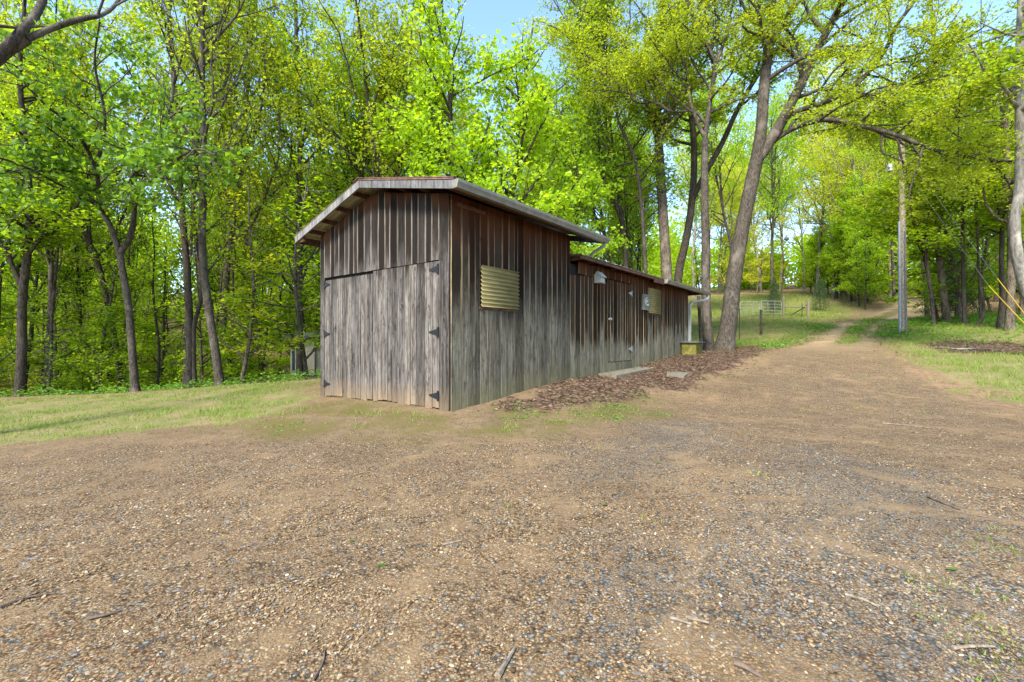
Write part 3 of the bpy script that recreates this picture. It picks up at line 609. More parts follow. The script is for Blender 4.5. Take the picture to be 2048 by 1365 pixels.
# ---------------------------------------------------------------- things on and by the barn
q0 = B(4.92, 0, 2.70) + NS * .04
bh = empty('birdhouse', q0, 'small flaking white birdhouse hung high on the side of the low barn wing', 'birdhouse')
b = MB(); wd, dp, hh = .24, .17, .17
v = [q0, q0 + ES * wd, q0 + ES * wd + NS * dp, q0 + NS * dp]; v = np.array(v); tp = v + EZ * hh; rg = np.array([q0 + NS * dp / 2 + EZ * (hh + .09), q0 + ES * wd + NS * dp / 2 + EZ * (hh + .09)])
b.add(np.r_[v, tp, rg], [(0, 1, 2, 3), (0, 4, 5, 1), (2, 6, 7, 3)]); b.add(np.r_[v, tp, rg], [(1, 5, 9, 6, 2), (0, 3, 7, 8, 4)]); b.build('body', M['white'], bh)
for sg in (0, 1):
    b = MB(); a = q0 - ES * .03 + EZ * (hh - .035) + (NS * (dp + .04) if sg else -NS * .03); e = (q0 - ES * .03 + NS * dp / 2 + EZ * (hh + .098)) - a
    b.box(a, ES * (wd + .06), e, EZ * .012); b.build('roof', M['white'], bh)
b = MB(); b.tube([q0 + ES * (wd + .001) + NS * dp / 2 + EZ * .11, q0 + ES * (wd + .004) + NS * dp / 2 + EZ * .11], .022, 12); b.build('entrance', M['dark'], bh)
b = MB(); b.box(q0 + ES * wd + NS * .02 - EZ * .005, ES * .06, NS * (dp - .04), EZ * .012); b.build('ledge', M['white'], bh)
q0 = B(7.92, 0, 2.20) + NS * .04
wb = empty('meter_box', q0, 'square grey box with a pale round mark fixed beside the far corrugated window panel', 'box')
b = MB(); b.box(q0, ES * .46, NS * .06, EZ * .46); b.box(q0 - ES * .012 - EZ * .012 + NS * .05, ES * .484, NS * .018, EZ * .484); b.build('case', simple('faded_grey_metal', (.15, .15, .115), .6, 0, .25, 9, .2), wb)
b = MB(); cc = q0 + ES * .23 + EZ * .24 + NS * .072; th = np.linspace(.5, 5.6, 16)
b.tube([cc + ES * .10 * math.cos(a) + EZ * .12 * math.sin(a) for a in th], np.linspace(.012, .03, 16), 6); b.tube([cc - EZ * .02, cc + ES * .05 + EZ * .03], .022, 6); b.build('emblem', M['white'], wb)
# mossy box with grey lid at the far corner
q0 = gpt(1362, 713); q1 = gpt(1385, 719)
q0 = B(11.5, -.08, 0); bx = empty('storage_box', (q0[0], q0[1], gs(11.6)), 'squat yellow mossy box with a flat grey lid at the far end of the barn', 'box')
q0 = q0 + EZ * (gs(11.8) - .08); b = MB(); b.box(q0 + NS * .0, ES * .7, NS * .50, EZ * .50); b.build('body', M['mossy'], bx)
b = MB(); b.box(q0 - ES * .08 - NS * .04 + EZ * .505, ES * .86, NS * .64, EZ * .03); v = q0 - ES * .08 + EZ * .536; b.box(v + ES * .1 + NS * .05, ES * .62, NS * .42, EZ * .02); b.build('lid', M['lid'], bx)
b = MB(); q = at(1397, 592, 19.0); q2 = at(1403, 696, 19.0); q2[2] = gz(q2[0], q2[1]) - .05; b.tube([q, (q + q2) / 2 + .01, q2], .075, 8); o = b.build('timber_post', M['bark_dark'])
tag(o, 'thin brown round timber post just past the far corner of the low wing', 'post')
def slab(name, P, th, label, cat, mat):
    P = np.array(P); z = float(np.mean(gz(P[:, 0], P[:, 1]))) + .02; v = np.c_[P, np.full(4, z)]; b = MB(); f = [(3, 2, 1, 0), (4, 5, 6, 7), (0, 1, 5, 4), (1, 2, 6, 5), (2, 3, 7, 6), (3, 0, 4, 7)]
    v[:, 2] = gz(P[:, 0], P[:, 1]) * .5 + v[:, 2] * .5; b.add(np.r_[v - EZ * .1, v + EZ * th], f); return tag(b.build(name, mat), label, cat)
a1 = [B(s, t, 0)[:2] for s, t in ((5.1, -.06), (5.1, -.55), (7.9, -.50), (7.9, -.06))]
slab('concrete_step', a1, .015, 'long thin concrete step under the narrow door of the low wing', 'step', M['concrete'])
slab('paving_slab', [gp(*p) for p in ((1335, 741), (1333, 752), (1368, 757), (1377, 746))], .012, 'flat square paving slab half buried in brown leaves', 'slab', M['concrete'])

# ---------------------------------------------------------------- small building beyond the lawn
D = 24.; q = at(581, 757, D); SX = np.array([.97, .24, 0]); SY = np.array([-.24, .97, 0])
h = empty('shed', q, 'low beige panelled building with a tall slot window, behind the lawn left of the barn', 'building')
b = MB(); z0 = q[2] - 1.; b.box(np.array([q[0], q[1], q[2] + .15]), SX * 1.18, SY * 5, EZ * 1.95); 
for i in range(1, 6): b.box(np.array([q[0], q[1], q[2] + .16]) + SX * .2 * i - SY * .006, SX * .012, SY * .006, EZ * 1.9)
b.build('wall', M['siding'], h)
b = MB(); o_ = np.array([q[0], q[1], q[2] + .15]) + SX * 1.18 + SY * .12; b.box(o_, SX * 6, SY * 4.8, EZ * 1.95)
for i in range(0, 12): b.box(o_ + SX * (.1 + .3 * i) - SY * .008, SX * .015, SY * .008, EZ * 1.9)
b.build('wall', M['sidingd'], h)
b = MB(); b.box(np.array([q[0] + .05, q[1] + .05, q[2] - 1.2]), SX * 7, SY * 4.8, EZ * 1.34); b.build('foundation', M['lid'], h)
b = MB(); o_ = np.array([q[0], q[1], q[2] + 2.1]) - SX * .3 - SY * .35; b.add([o_, o_ + SX * 8, o_ + SX * 8 + SY * 5.8, o_ + SY * 5.8, o_ + SY * 2.9 + EZ * .35, o_ + SX * 8 + SY * 2.9 + EZ * .35, o_ + EZ * .1, o_ + SX * 8 + EZ * .1], [(0, 3, 2, 1), (0, 1, 7, 6), (6, 7, 5, 4), (4, 5, 2, 3)]); b.add([o_, o_ + SY * 5.8, o_ + SY * 2.9 + EZ * .35, o_ + SX * 8, o_ + SX * 8 + SY * 5.8, o_ + SX * 8 + SY * 2.9 + EZ * .35], [(0, 2, 1), (3, 4, 5)]); b.build('roof', M['lid'], h)
b = MB(); o_ = np.array([q[0] + .04, q[1], q[2] + .38]) - SY * .03
for a, c_, d_ in ((o_, SX * .24, EZ * .04), (o_ + EZ * 1.24, SX * .24, EZ * .04), (o_ + EZ * .04, SX * .05, EZ * 1.2), (o_ + SX * .19 + EZ * .04, SX * .05, EZ * 1.2)): b.box(a, c_, SY * .03, d_)
wn = b.build('window', M['white'], h); b = MB(); b.box(o_ + SX * .05 + EZ * .04 + SY * .012, SX * .14, SY * .01, EZ * 1.2); b.build('pane', M['glass'], wn)

# ---------------------------------------------------------------- utility pole
pb = at(1806, 664, 22.); pb[2] = gz(pb[0], pb[1]) - .05; pt = at(1803, 262, 22.)
up = empty('utility_pole', pb, 'tall weathered utility pole with a grey conduit beside the drive', 'utility pole')
b = MB(); L = np.linspace(0, 1, 14)[:, None]; b.tube(pb * (1 - L) + pt * L, np.linspace(.165, .12, 14), 14); b.build('pole', M['pole'], up, smooth=True)
b = MB(); o_ = np.array([-.19, -.04, 0.]); b.tube([pb + o_, pb * .45 + pt * .55 + o_ * .95], .055, 10)
for f_ in (.02, .06, .2, .33): c_ = pb * (1 - f_) + pt * f_ + o_ * .98; b.tube([c_ - EZ * .03, c_ + EZ * .03], .072, 10)
b.build('conduit', M['conduit'], up, smooth=True)
b = MB(); o_ = np.array([-.03, -.17, 0.]); b.tube([pb + o_, pb * .5 + pt * .5 + o_ * .95], .022, 6); b.tube([pb + np.array([.06, -.16, 0]), pb * .25 + pt * .75 + np.array([.03, -.13, 0])], .012, 6); b.build('ground_wire', M['wire'], up)
b = MB(); c_ = at(1775, 353, 22.); b.tube([at(1802, 351, 22.), at(1790, 353, 22.), at(1774, 356, 22.)], .03, 6); b.tube([at(1778, 345, 22.), at(1778, 330, 22.)], .05, 8)
b.build('bracket', M['wire'], up)
b = MB(); b.tube([at(1779, 343, 21.9), at(1779, 330, 21.9), at(1779, 328, 21.9)], (.13, .13, .05), 12); b.build('insulator', M['galv'], up)
# guys with yellow guards
for (pa, pc, nm, lab) in (((1978, 573, 18.), (2062, 662, 15.6), 'l', 'lower yellow guy guard slanting down to the right edge'), ((1995, 558, 18.), (2062, 645, 15.6), 'u', 'upper yellow guy guard slanting down to the right edge')):
    a = at(*pa); e_ = at(*pc); e2 = e_ + (e_ - a) * .0; dd = nrm(e_ - a); 
    tt = (e_[2] - float(gz(e_[0], e_[1]))) / -dd[2]; foot = e_ + dd * max(0, tt)
    g = empty('guy_wire', foot, lab, 'guy wire', 'guy wires of the utility pole')
    b = MB(); b.tube([a, foot], .014, 8); b.build('guard', M['yellow'], g, smooth=True)
    b = MB(); hd = at(1805, 300 if nm == 'u' else 330, 22.); b.tube([hd, (hd + a) / 2 - EZ * .05, a], .0055, 5); b.build('wire', M['wire'], g)
# security lamp on the far trunk
lp = at(1573, 478, 44.)
g = empty('yard_lamp', lp, 'small dark yard lamp held out in front of a trunk above the gate', 'lamp')
b = MB(); b.tube([lp + np.array([-.02, 0, -.16]), lp + np.array([0, 0, -.05]), lp + np.array([.02, 0, .1]), lp + np.array([.05, 0, .18])], (.12, .22, .2, .06), 12); b.build('shade', M['lid'], g, smooth=True)
b = MB(); b.tube([lp + np.array([.05, 0, .1]), lp + np.array([.35, 0, .12]), lp + np.array([.75, 0, .05])], .03, 6); b.build('arm', M['wire'], g)

# ---------------------------------------------------------------- fence line and tubular gates
def post(name, px, py, topy, D, r0, mat, label, k=8, grp=None, cat='post'):
    a = at(px, py, D); a[2] = gz(a[0], a[1]) - .1; c_ = at(px, topy, D); b = MB(); b.tube([a, (a + c_) / 2, c_], r0, k); o = b.build(name, M[mat]); return tag(o, label, cat, grp)
def tpost(px, topy, D, label):
    a = at(px, 650, D); a[2] = gz(a[0], a[1]) - .1; c_ = at(px, topy, D); Hh = c_[2] - a[2]; b = MB(); b.box(a - np.array([.022, 0, 0]), (.044, 0, 0), (0, .008, 0), (0, 0, Hh)); b.box(a - np.array([.004, .038, 0]), (.008, 0, 0), (0, .038, 0), (0, 0, Hh))
    for z in np.arange(.3, Hh, .06): b.box(a + np.array([-.008, -.046, z]), (.016, 0, 0), (0, .008, 0), (0, 0, .02))
    return tag(b.build('fence_post', M['green_post']), label, 'fence post')
tpost(1479, 617, 27., 'thin dark green steel fence post right of the big leaning tree')
post('fence_post', 1522, 670, 620, 27., .075, 'bark_dark', 'dark round wooden fence post in front of the gate gap', cat='fence post')
post('fence_post', 1567, 632, 592, 36., .07, 'deadwood', 'tall pale grey post at the right end of the gates', cat='fence post')
post('fence_post', 1616.5, 634, 600, 36., .11, 'deadwood', 'thick pale grey corner post right of the braced rail', cat='fence post')
post('fence_post', 1475, 640, 597, 38., .05, 'deadwood', 'leaning pale post at the left end of the gates', cat='fence post')
tpost(1604, 607, 35.6, 'thin dark steel post between the pale posts by the drive')
def gate(x0, x1, y0, y1, ya, D, label):
    a = at(x0, y1, D); c_ = at(x1, y1 + ya, D + .3); z1 = at(x0, y0, D)[2] - a[2]; dx = c_ - a
    g = empty('farm_gate', a, label, 'gate', 'tubular farm gates'); b = MB(); hv = EZ * z1; rr = .12
    b.tube([a, a + hv - EZ * rr, a + hv - EZ * rr * .3 + nrm(dx) * rr * .3, a + hv + nrm(dx) * rr, a + hv + dx - nrm(dx) * rr, a + hv + dx - nrm(dx) * rr * .3 - EZ * rr * .3, a + hv + dx - EZ * rr, a + dx, a], .026, 6); b.build('gate_frame', M['galv'], g)
    b = MB()
    for f_ in (.25, .5, .75): b.tube([a + hv * f_, a + hv * f_ + dx], .02, 6)
    for f_ in (.33, .66): b.tube([a + dx * f_, a + dx * f_ + hv], .015, 6)
    b.build('rail', M['galv'], g)
gate(1481, 1519, 604, 629, 0, 37., 'left tubular metal gate in the field fence'); gate(1522, 1563, 602, 627, 1, 36.6, 'right tubular metal gate beside the tall pale post')
b = MB(); b.tube([at(1568, 614, 36.), at(1590, 614.5, 36.), at(1615, 613.5, 36.)], .05, 6); tag(b.build('fence_rail', M['deadwood']), 'pale horizontal pole rail between two grey posts', 'rail')
b = MB(); b.tube([at(1580, 632, 36.), at(1597, 622, 36.), at(1615, 611, 36.)], .045, 6); tag(b.build('brace', M['bark_dark']), 'dark diagonal brace leaning on the thick corner post', 'brace')
b = MB(); b.tube([at(1440, 617, 38.), at(1476, 618, 38.)], .06, 6); tag(b.build('fence_rail', M['bark']), 'brown horizontal rail seen just right of the big leaning trunk', 'rail')

exec_trees = True
# ---------------------------------------------------------------- hero trees, traced limb by limb at their own distances
def pl(D, *p): 
    o = []
    for i, q in enumerate(p): o.append(at(q[0], q[1], q[2] if len(q) > 2 else D))
    return o
def grounded(P, dz=-.12): P[0][2] = float(gz(P[0][0], P[0][1])) + dz; return P
def hero(name, label, style, D, stems, bark, leafm, seed, L0=7., group=None, cat='tree', crown=True, **kw):
    """stems: list of (points, r0, r1, first-sprout fraction, sprouts per metre)"""
    S = Style(**{**ST[style].__dict__, **kw}); S.prof = kw.get('prof', prof_tall); S.L0 = L0; T = Tree(seed)
    base = None
    for k, (p, r0, r1, t0, dn) in enumerate(stems):
        P = pl(D, *p)
        if k == 0: P = grounded(P); base = P[0].copy(); base[2] += .12
        elif p[0][1] > 640: P = grounded(P)
        pts_, rad_ = T.stem(P, r0, r1, k=12 if r0 > .1 else 8, flare=(k == 0 or p[0][1] > 640))
        if dn: T.sprout(pts_, rad_, 0, S, t0=t0, dens=dn)
    return T.finish(S, name, base, label, cat, group, bark, leafm)
if exec_trees:
    hero('elm_tree', 'big leaning double-stemmed tree with arching limbs, beside the far corner of the barn', 'elm', 20., [
        ([(1447, 706), (1458, 640), (1466, 570), (1480, 480), (1497, 395), (1512, 325)], .35, .27, 0, 0),
        ([(1512, 325), (1522, 262), (1528, 175), (1538, 90), (1545, 0), (1550, -90), (1560, -190)], .26, .10, .3, 1.3),
        ([(1512, 325), (1555, 258), (1600, 172), (1645, 80), (1690, -5, 19), (1740, -100, 18), (1800, -200, 17)], .25, .09, .3, 1.5),
        ([(1512, 335), (1538, 292), (1578, 262), (1620, 245, 19), (1660, 240, 18.5), (1720, 252, 18), (1790, 270, 17), (1870, 300, 16), (1960, 318, 15), (2070, 326, 14)], .125, .04, .15, 1.7),
        ([(1538, 292), (1560, 252), (1590, 225), (1650, 205, 19), (1702, 178, 18.5), (1750, 130, 18), (1775, 92, 17.5), (1790, 55, 17), (1830, 0, 16.5), (1850, -60, 16)], .13, .05, .25, 1.8),
        ([(1700, 180, 18.5), (1740, 190, 18), (1790, 186, 17), (1840, 165, 16), (1900, 150, 15)], .05, .02, .2, 2.6),
        ([(1790, 270, 17), (1850, 225, 16), (1920, 235, 15), (2020, 200, 14)], .04, .02, .2, 2.6),
        ([(1764, 262, 17.5), (1762, 300, 17.2), (1775, 312, 17), (1790, 307, 17)], .045, .02, .5, .8),
        ([(1418, 706), (1412, 600), (1411, 480), (1409, 380), (1410, 280)], .21, .14, 0, 0),
        ([(1410, 280), (1420, 200), (1428, 135), (1408, 75), (1380, 20), (1360, -60), (1350, -150)], .11, .05, .1, 1.9),
        ([(1428, 135), (1450, 80), (1465, 10), (1490, -70)], .08, .03, .1, 2.2),
        ([(1412, 250), (1388, 222), (1345, 225), (1310, 205), (1275, 206), (1240, 172), (1190, 135), (1150, 70), (1100, -10)], .07, .025, .15, 2.2),
        ([(1409, 275), (1395, 245), (1380, 200), (1370, 130), (1345, 60)], .09, .03, .2, 2.)],
        'bark_grey', 'leaf_olive', 11, L0=7.5)
    hero('forest_tree', 'straight dark trunk behind the wing, left one of the close pair of trunks', 'elm', 23., [
        ([(1342, 712), (1334, 560), (1326, 430), (1318, 300), (1314, 180), (1322, 60), (1330, -60), (1335, -180)], .30, .12, .45, 1.5),
        ([(1318, 300), (1300, 200), (1260, 110), (1220, 60), (1150, 10), (1120, -40)], .1, .04, .3, 1.9), ([(1316, 200), (1345, 120), (1390, 60), (1420, 0)], .09, .04, .3, 1.8)], 'bark', 'leaf_olive', 12, L0=7.)
    hero('forest_tree', 'dark forked trunk leaning right behind the wing, right one of the close pair', 'under', 24., [
        ([(1352, 712), (1356, 560), (1372, 480), (1384, 400), (1388, 300), (1378, 180), (1372, 60), (1380, -80)], .24, .08, .5, 1.4),
        ([(1384, 400), (1412, 345), (1445, 285), (1480, 210), (1530, 130), (1590, 60), (1640, 0), (1700, -80)], .16, .06, .35, 1.3)], 'bark_dark', 'leaf', 13, L0=6.)
    hero('forest_tree', 'slim dark trunk curving left above the middle of the low wing', 'under', 22., [
        ([(1302, 706), (1292, 560), (1286, 450), (1274, 340), (1258, 288), (1236, 240), (1225, 160), (1200, 80)], .12, .04, .45, 2.)], 'bark_dark', 'leaf', 14, L0=5.)
    # left-hand edge of the woods
    hero('redbud_tree', 'crooked tree with a high fork and big drooping leaves at the lawn edge', 'redbud', 14.5, [
        ([(272, 797), (266, 720), (258, 620), (246, 545), (240, 508)], .115, .09, 0, 0), ([(240, 508), (222, 455), (200, 415), (192, 340, 13.8), (150, 260, 13), (90, 210, 12)], .09, .03, .3, 2.6),
        ([(240, 508), (262, 470), (269, 415), (270, 350, 13.8), (300, 290, 13), (340, 220, 12.4), (350, 140, 12)], .09, .03, .35, 2.6), ([(192, 340, 13.8), (210, 240, 13.2), (190, 130, 12.6), (200, 40, 12)], .05, .02, .1, 2.8),
        ([(270, 350, 13.8), (330, 330, 12.6), (390, 300, 11.8), (430, 310, 11)], .045, .02, .1, 2.8), ([(200, 415), (120, 370, 13), (40, 330, 12), (-60, 300, 11)], .05, .02, .1, 2.8), ([(90, 210, 12), (30, 150, 11.5), (-40, 130, 11)], .03, .015, .1, 2.8)],
        'bark_grey', 'leaf_deep', 21, L0=4.4)
    hero('forest_tree', 'tall pale-topped trunk with a bent foot at the lawn edge right of the twin-stemmed tree', 'tall', 15.5, [
        ([(441, 785), (432, 710), (415, 600), (405, 500), (406, 400), (407, 280), (404, 150), (405, 20), (408, -110), (412, -250)], .135, .05, .35, 2.1),
        ([(404, 150), (370, 80), (330, 10), (310, -60)], .05, .02, .1, 2.), ([(404, 110), (440, 70), (480, 20), (500, -40)], .05, .02, .1, 2.)], 'bark_grey', 'leaf_olive', 22, L0=6., size=.13, lpm=20, start=.3)
    hero('forest_tree', 'dark twin-stemmed tree between the crooked tree and the pale tall one', 'tall', 16.5, [
        ([(378, 788), (380, 680), (374, 540), (366, 440), (358, 330), (350, 200), (340, 60), (330, -100)], .135, .05, .4, 1.8), ([(390, 782), (388, 660), (403, 590), (396, 500), (388, 420), (392, 330), (380, 240)], .08, .04, .4, 1.8)], 'bark_dark', 'leaf', 23, L0=6.)
    hero('forest_tree', 'tall straight trunk standing in front of the small beige building', 'tall', 21., [
        ([(600, 765), (599, 600), (598, 450), (600, 300), (594, 170), (592, 40), (590, -100)], .16, .06, .2, 1.5)], 'bark_grey', 'leaf_bright', 24, L0=6., lpm=26)
    hero('forest_tree', 'thick dark branching tree near the left edge of the lawn', 'under', 16., [
        ([(38, 808), (44, 700), (45, 600), (56, 500), (60, 410), (50, 280), (40, 140), (50, 0)], .15, .05, .3, 2.2), ([(56, 500), (100, 465), (150, 418), (180, 340)], .08, .03, .1, 2.4), ([(45, 580), (10, 500), (-40, 430)], .08, .03, .2, 2.4)], 'bark_dark', 'leaf', 25, L0=5.5)
    hero('near_tree', 'rough grey limbs reaching in at the top left corner from a tree outside the view', 'elm', 7.5, [
        ([(-260, 900, 6.5), (-230, 650, 6.6), (-180, 400, 6.8), (-120, 240, 7), (-50, 165, 7.2), (0, 112, 7.5), (55, 78, 7.6)], .22, .075, 0, 0),
        ([(55, 78, 7.6), (110, 55, 7.8), (165, 38, 8), (205, 30, 8.3), (235, 5, 8.6), (262, -50, 9)], .055, .02, .3, 1.4), ([(-20, 130, 7.4), (40, 66, 7.5), (75, 25, 7.7), (95, -30, 8), (110, -120, 8)], .075, .04, .4, .8), ([(-120, 240, 7), (-60, 60, 7), (-20, -60, 7)], .09, .05, .3, 1.5)],
        'bark_grey', 'leaf', 26, L0=3.2, size=.085, lpm=18)
    # right-hand woods edge
    hero('pale_tree', 'smooth pale grey trunk with a kink at the right edge of the view', 'under', 13.5, [
        ([(2092, 720), (2072, 640), (2050, 575), (2034, 510), (2029, 440), (2038, 385), (2040, 280), (2038, 150), (2042, 20), (2046, -100)], .15, .08, .6, 1.6)], 'bark_pale', 'leaf', 31, L0=5.)
    for i, (lab, D, r0, pp, bk, dn) in enumerate([
        ('stout straight trunk leaning left, first big one right of the utility pole', 24., .17, [(1894, 648), (1886, 580), (1877, 500), (1874, 400), (1872, 280), (1868, 120), (1860, -40)], 'bark', 2.0),
        ('slender grey trunk close left of the stout leaning one', 23.5, .09, [(1868, 652), (1862, 590), (1853, 520), (1852, 430), (1846, 300), (1838, 180)], 'bark_grey', 2.2),
        ('slim dark upright trunk right of the stout leaning one', 22., .09, [(1930, 650), (1927, 580), (1925, 480), (1924, 350), (1918, 200), (1925, 40)], 'bark_dark', 2.0),
        ('dark trunk with a swept foot behind the yellow guy guards', 20., .11, [(1996, 655), (2004, 610), (2003, 540), (2004, 460), (2008, 330), (2000, 180)], 'bark_dark', 2.0),
        ('thick brown furrowed trunk behind the yellow guy guards', 19., .15, [(2018, 656), (2021, 600), (2022, 500), (2019, 400), (2012, 250), (2010, 100)], 'bark', 2.0),
        ('thin sapling trunk with a hooked foot among the right-hand trees', 21., .06, [(1948, 648), (1966, 632), (1965, 600), (1958, 550), (1955, 480), (1950, 400), (1955, 300)], 'bark_dark', 2.0),
        ('thin trunk right beside the stout leaning one, splitting near the ground', 24.5, .09, [(1877, 642), (1868, 610), (1858, 560), (1846, 500), (1838, 430), (1820, 330)], 'bark_dark', 2.0)]):
        hero('forest_tree', lab, 'under', D, [(pp, r0, r0 * .35, .38, dn)], bk, 'leaf' if i % 2 else 'leaf_olive', 40 + i, L0=6.2)

# ---------------------------------------------------------------- forest copies
def make_proto(kind, H, seed, r0, leafm, bark, name, lab, cat, group):
    T, S = proto(kind, H, seed, r0, leafm, bark); return T.finish(S, name, (0, 0, 0), lab, cat, group, bark, leafm)
used_ = set()
def place(pr, x, y, rz, s, label=None, group=None, sz=None, lean=0.):
    if pr.name not in used_: used_.add(pr.name); o = pr; 
    else:
        o = pr.copy(); COL.objects.link(o)
        for c in pr.children: cc = c.copy(); cc.parent = o; COL.objects.link(cc)
    o.location = (x, y, float(gz(x, y)) - .02); o.rotation_euler = (lean * math.cos(rz * 3), lean * math.sin(rz * 3), rz); o.scale = (s, s, sz or s)
    if label: o['label'] = label
    if group: o['group'] = group
    return o
if exec_trees:
    PT = [make_proto('tall', H, 100 + i, r0, lm, bk, 'forest_tree', 'x', 'tree', 'g') for i, (H, r0, lm, bk) in enumerate([(19, .15, 'leaf', 'bark_grey'), (21, .17, 'leaf_olive', 'bark'), (17, .12, 'leaf_bright', 'bark_dark'), (20, .14, 'leaf_olive', 'bark_dark'), (18, .13, 'leaf_bright', 'bark_grey')])]
    PL = [make_proto('lime', H, 120 + i, .17, lm, 'bark_dark', 'lime_green_tree', 'x', 'tree', 'g') for i, (H, lm) in enumerate([(14, 'leaf_bright'), (12, 'leaf_bright')])]
    PU = [make_proto('under', H, 140 + i, r0, lm, bk, 'understory_tree', 'x', 'tree', 'g') for i, (H, r0, lm, bk) in enumerate([(8, .07, 'leaf', 'bark_grey'), (9, .085, 'leaf_bright', 'bark_dark'), (7, .06, 'leaf', 'bark_dark'), (10, .1, 'leaf', 'bark')])]
    PS = [make_proto('sap', H, 160 + i, .022, lm, 'bark_dark', 'sapling', 'x', 'sapling', 'g') for i, (H, lm) in enumerate([(2.6, 'leaf'), (2.0, 'leaf_bright'), (3.2, 'leaf')])]
    PG = [make_proto('tall', 16, 180, .14, 'leaf_sunlit', 'bark_pale', 'sunlit_tree', 'x', 'tree', 'g'), make_proto('under', 8, 181, .08, 'leaf_sunlit', 'bark', 'sunlit_tree', 'x', 'tree', 'g')]
    fr = np.random.default_rng(77)
    def scatter(protos, n_, pxr, Dr, label, group, sr=(.85, 1.15), excl=None, mind=1.2):
        placed = []; tries = 0
        while len(placed) < n_ and tries < n_ * 30:
            tries += 1; px = fr.uniform(*pxr); D = fr.uniform(Dr[0] ** .5, Dr[1] ** .5) ** 2; x = (px - CX) / F * D; y = D
            if any((x - a) ** 2 + (y - c) ** 2 < mind ** 2 for a, c in placed): continue
            m_ = masks(np.array([x]), np.array([y]))
            if m_[0][0] > .2 or (m_[1][0] > .3) or m_[2][0] > .3: continue
            sx = (x - C0[0]) * ES[0] + (y - C0[1]) * ES[1]; tx = (x - C0[0]) * ET[0] + (y - C0[1]) * ET[1]
            if -2 < sx < 15.5 and -3 < tx < 6.2: continue
            if -14.5 < x < -5 and 21.5 < y < 30.5: continue
            if excl and excl(px, D): continue
            placed.append((x, y)); s = fr.uniform(*sr); place(protos[fr.integers(len(protos))], x, y, fr.uniform(0, 6.28), s, label, group, s * fr.uniform(.9, 1.12), lean=.05)
    scatter(PT, 19, (-350, 640), (18, 50), 'slender tall forest tree in the woodland left of the barn', 'tall trees in the left woodland', mind=2.5)
    scatter(PU + PG[1:], 60, (-350, 660), (16.5, 46), 'leafy understory tree with layered sprays in the woodland left of the barn', 'understory trees in the left woodland', excl=lambda px, D: (500 < px < 690 and D < 26) or (330 < px < 560 and fr.uniform() < .55))  # yellow-leaved copies carry painted sunlight into the depth of the wood
    ST['slim'] = Style(**{**ST['tall'].__dict__, 'dens': (1.6, 1.8, 3.0), 'ratio': (.22, .5, .5), 'start': .35, 'lpm': 26})
    PN = []
    for i, (H, lm, bk) in enumerate([(12, 'leaf_bright', 'bark_dark'), (14, 'leaf', 'bark_grey'), (11, 'leaf_olive', 'bark_dark')]):
        T = Tree(200 + i); S_ = ST['slim']; S_.prof = prof_tall; S_.L0 = H * .7; r_ = T.r; P_ = [np.array([0, 0, -.1])]; d_ = np.array([0, 0, 1.])
        for k in range(8): d_ = nrm(d_ + np.array([r_.normal(0, .07), r_.normal(0, .07), .15])); P_.append(P_[-1] + d_ * H / 8)
        p_, q_ = T.stem(P_, .06, .015, k=7); T.sprout(p_, q_, 0, S_, L=H); PN.append(T.finish(S_, 'young_tree', (0, 0, 0), 'x', 'tree', 'g', bk, lm))
    scatter(PN, 34, (-200, 640), (16.4, 34), 'pole-thin young tree in the woodland left of the barn', 'pole-thin young trees in the left woodland', mind=.7, excl=lambda px, D: 560 < px < 640 and D < 25)
    scatter(PN, 16, (1850, 2300), (21, 40), 'pole-thin young tree in the woodland right of the drive', 'pole-thin young trees in the right woodland', mind=.8)
    scatter(PN, 10, (1240, 1420), (20, 40), 'pole-thin young tree behind the far end of the barn', 'pole-thin young trees behind the barn', mind=.8)
    scatter(PS, 48, (-300, 640), (16.3, 28), 'low green sapling at the foot of the woodland left of the barn', 'saplings along the left woodland edge', mind=.6, excl=lambda px, D: px > 530)
    scatter(PT, 18, (600, 1400), (19, 48), 'tall forest tree with fine spring leaves behind the barn', 'tall trees behind the barn', mind=3., excl=lambda px, D: 820 < px < 1040 and D < 33)
    scatter(PU, 40, (600, 1420), (17, 44), 'bright understory tree rising behind the barn roof', 'understory trees behind the barn', sr=(.9, 1.3))
    scatter(PU + PL + PG, 22, (1560, 1800), (40, 62), 'leafy tree by the bend of the drive', 'trees by the bend of the drive', mind=2.)
    scatter(PG, 40, (1380, 1850), (48, 80), 'sunlit yellow-green tree at the far edge of the field', 'sunlit trees beyond the field', sr=(1.15, 1.7), mind=2.5)
    scatter(PT, 9, (1850, 2400), (26, 55), 'tall forest tree in the woodland right of the drive', 'tall trees in the right woodland', mind=2.5)
    scatter(PU, 42, (1850, 2500), (22, 50), 'leafy understory tree in the woodland right of the drive', 'understory trees in the right woodland')
    for pr, px, D, s, lab in ((PL[0], 900, 19., 1.22, 'tall lime green maple standing highest behind the barn ridge'), (PL[1], 990, 20., 1.36, 'second lime green maple crown just right of the highest one'), (PT[4], 700, 23., 1.05, 'airy tall tree above the left slope of the barn roof'), (PT[2], 1468, 40., 1.35, 'tall lime tree seen between the big leaning trunk and its slim sister stem'), (PT[4], 1545, 46., 1.3, 'airy pale tree at the field edge just right of the big leaning trunk'), (PL[1], 1120, 21., 1.0, 'lime green maple behind the right end of the tall roof'), (PT[0], 760, 24., 1.0, 'dark-limbed tall tree with upswept branches left of the lime green maple')):
        place(pr, (px - CX) / F * D, D, 1.0, s, lab, 'trees close behind the barn')
    # out of view on both sides and behind, so the yard stands in a clearing
    for x, y, k in ((-27, 8, 0), (28, 6, 2), (6, -34, 3), (-14, -36, 1), (22, -26, 2)):
        place(PT[k], x, y, x, 1., 'tall forest tree closing the clearing behind the viewer', 'trees round the clearing')
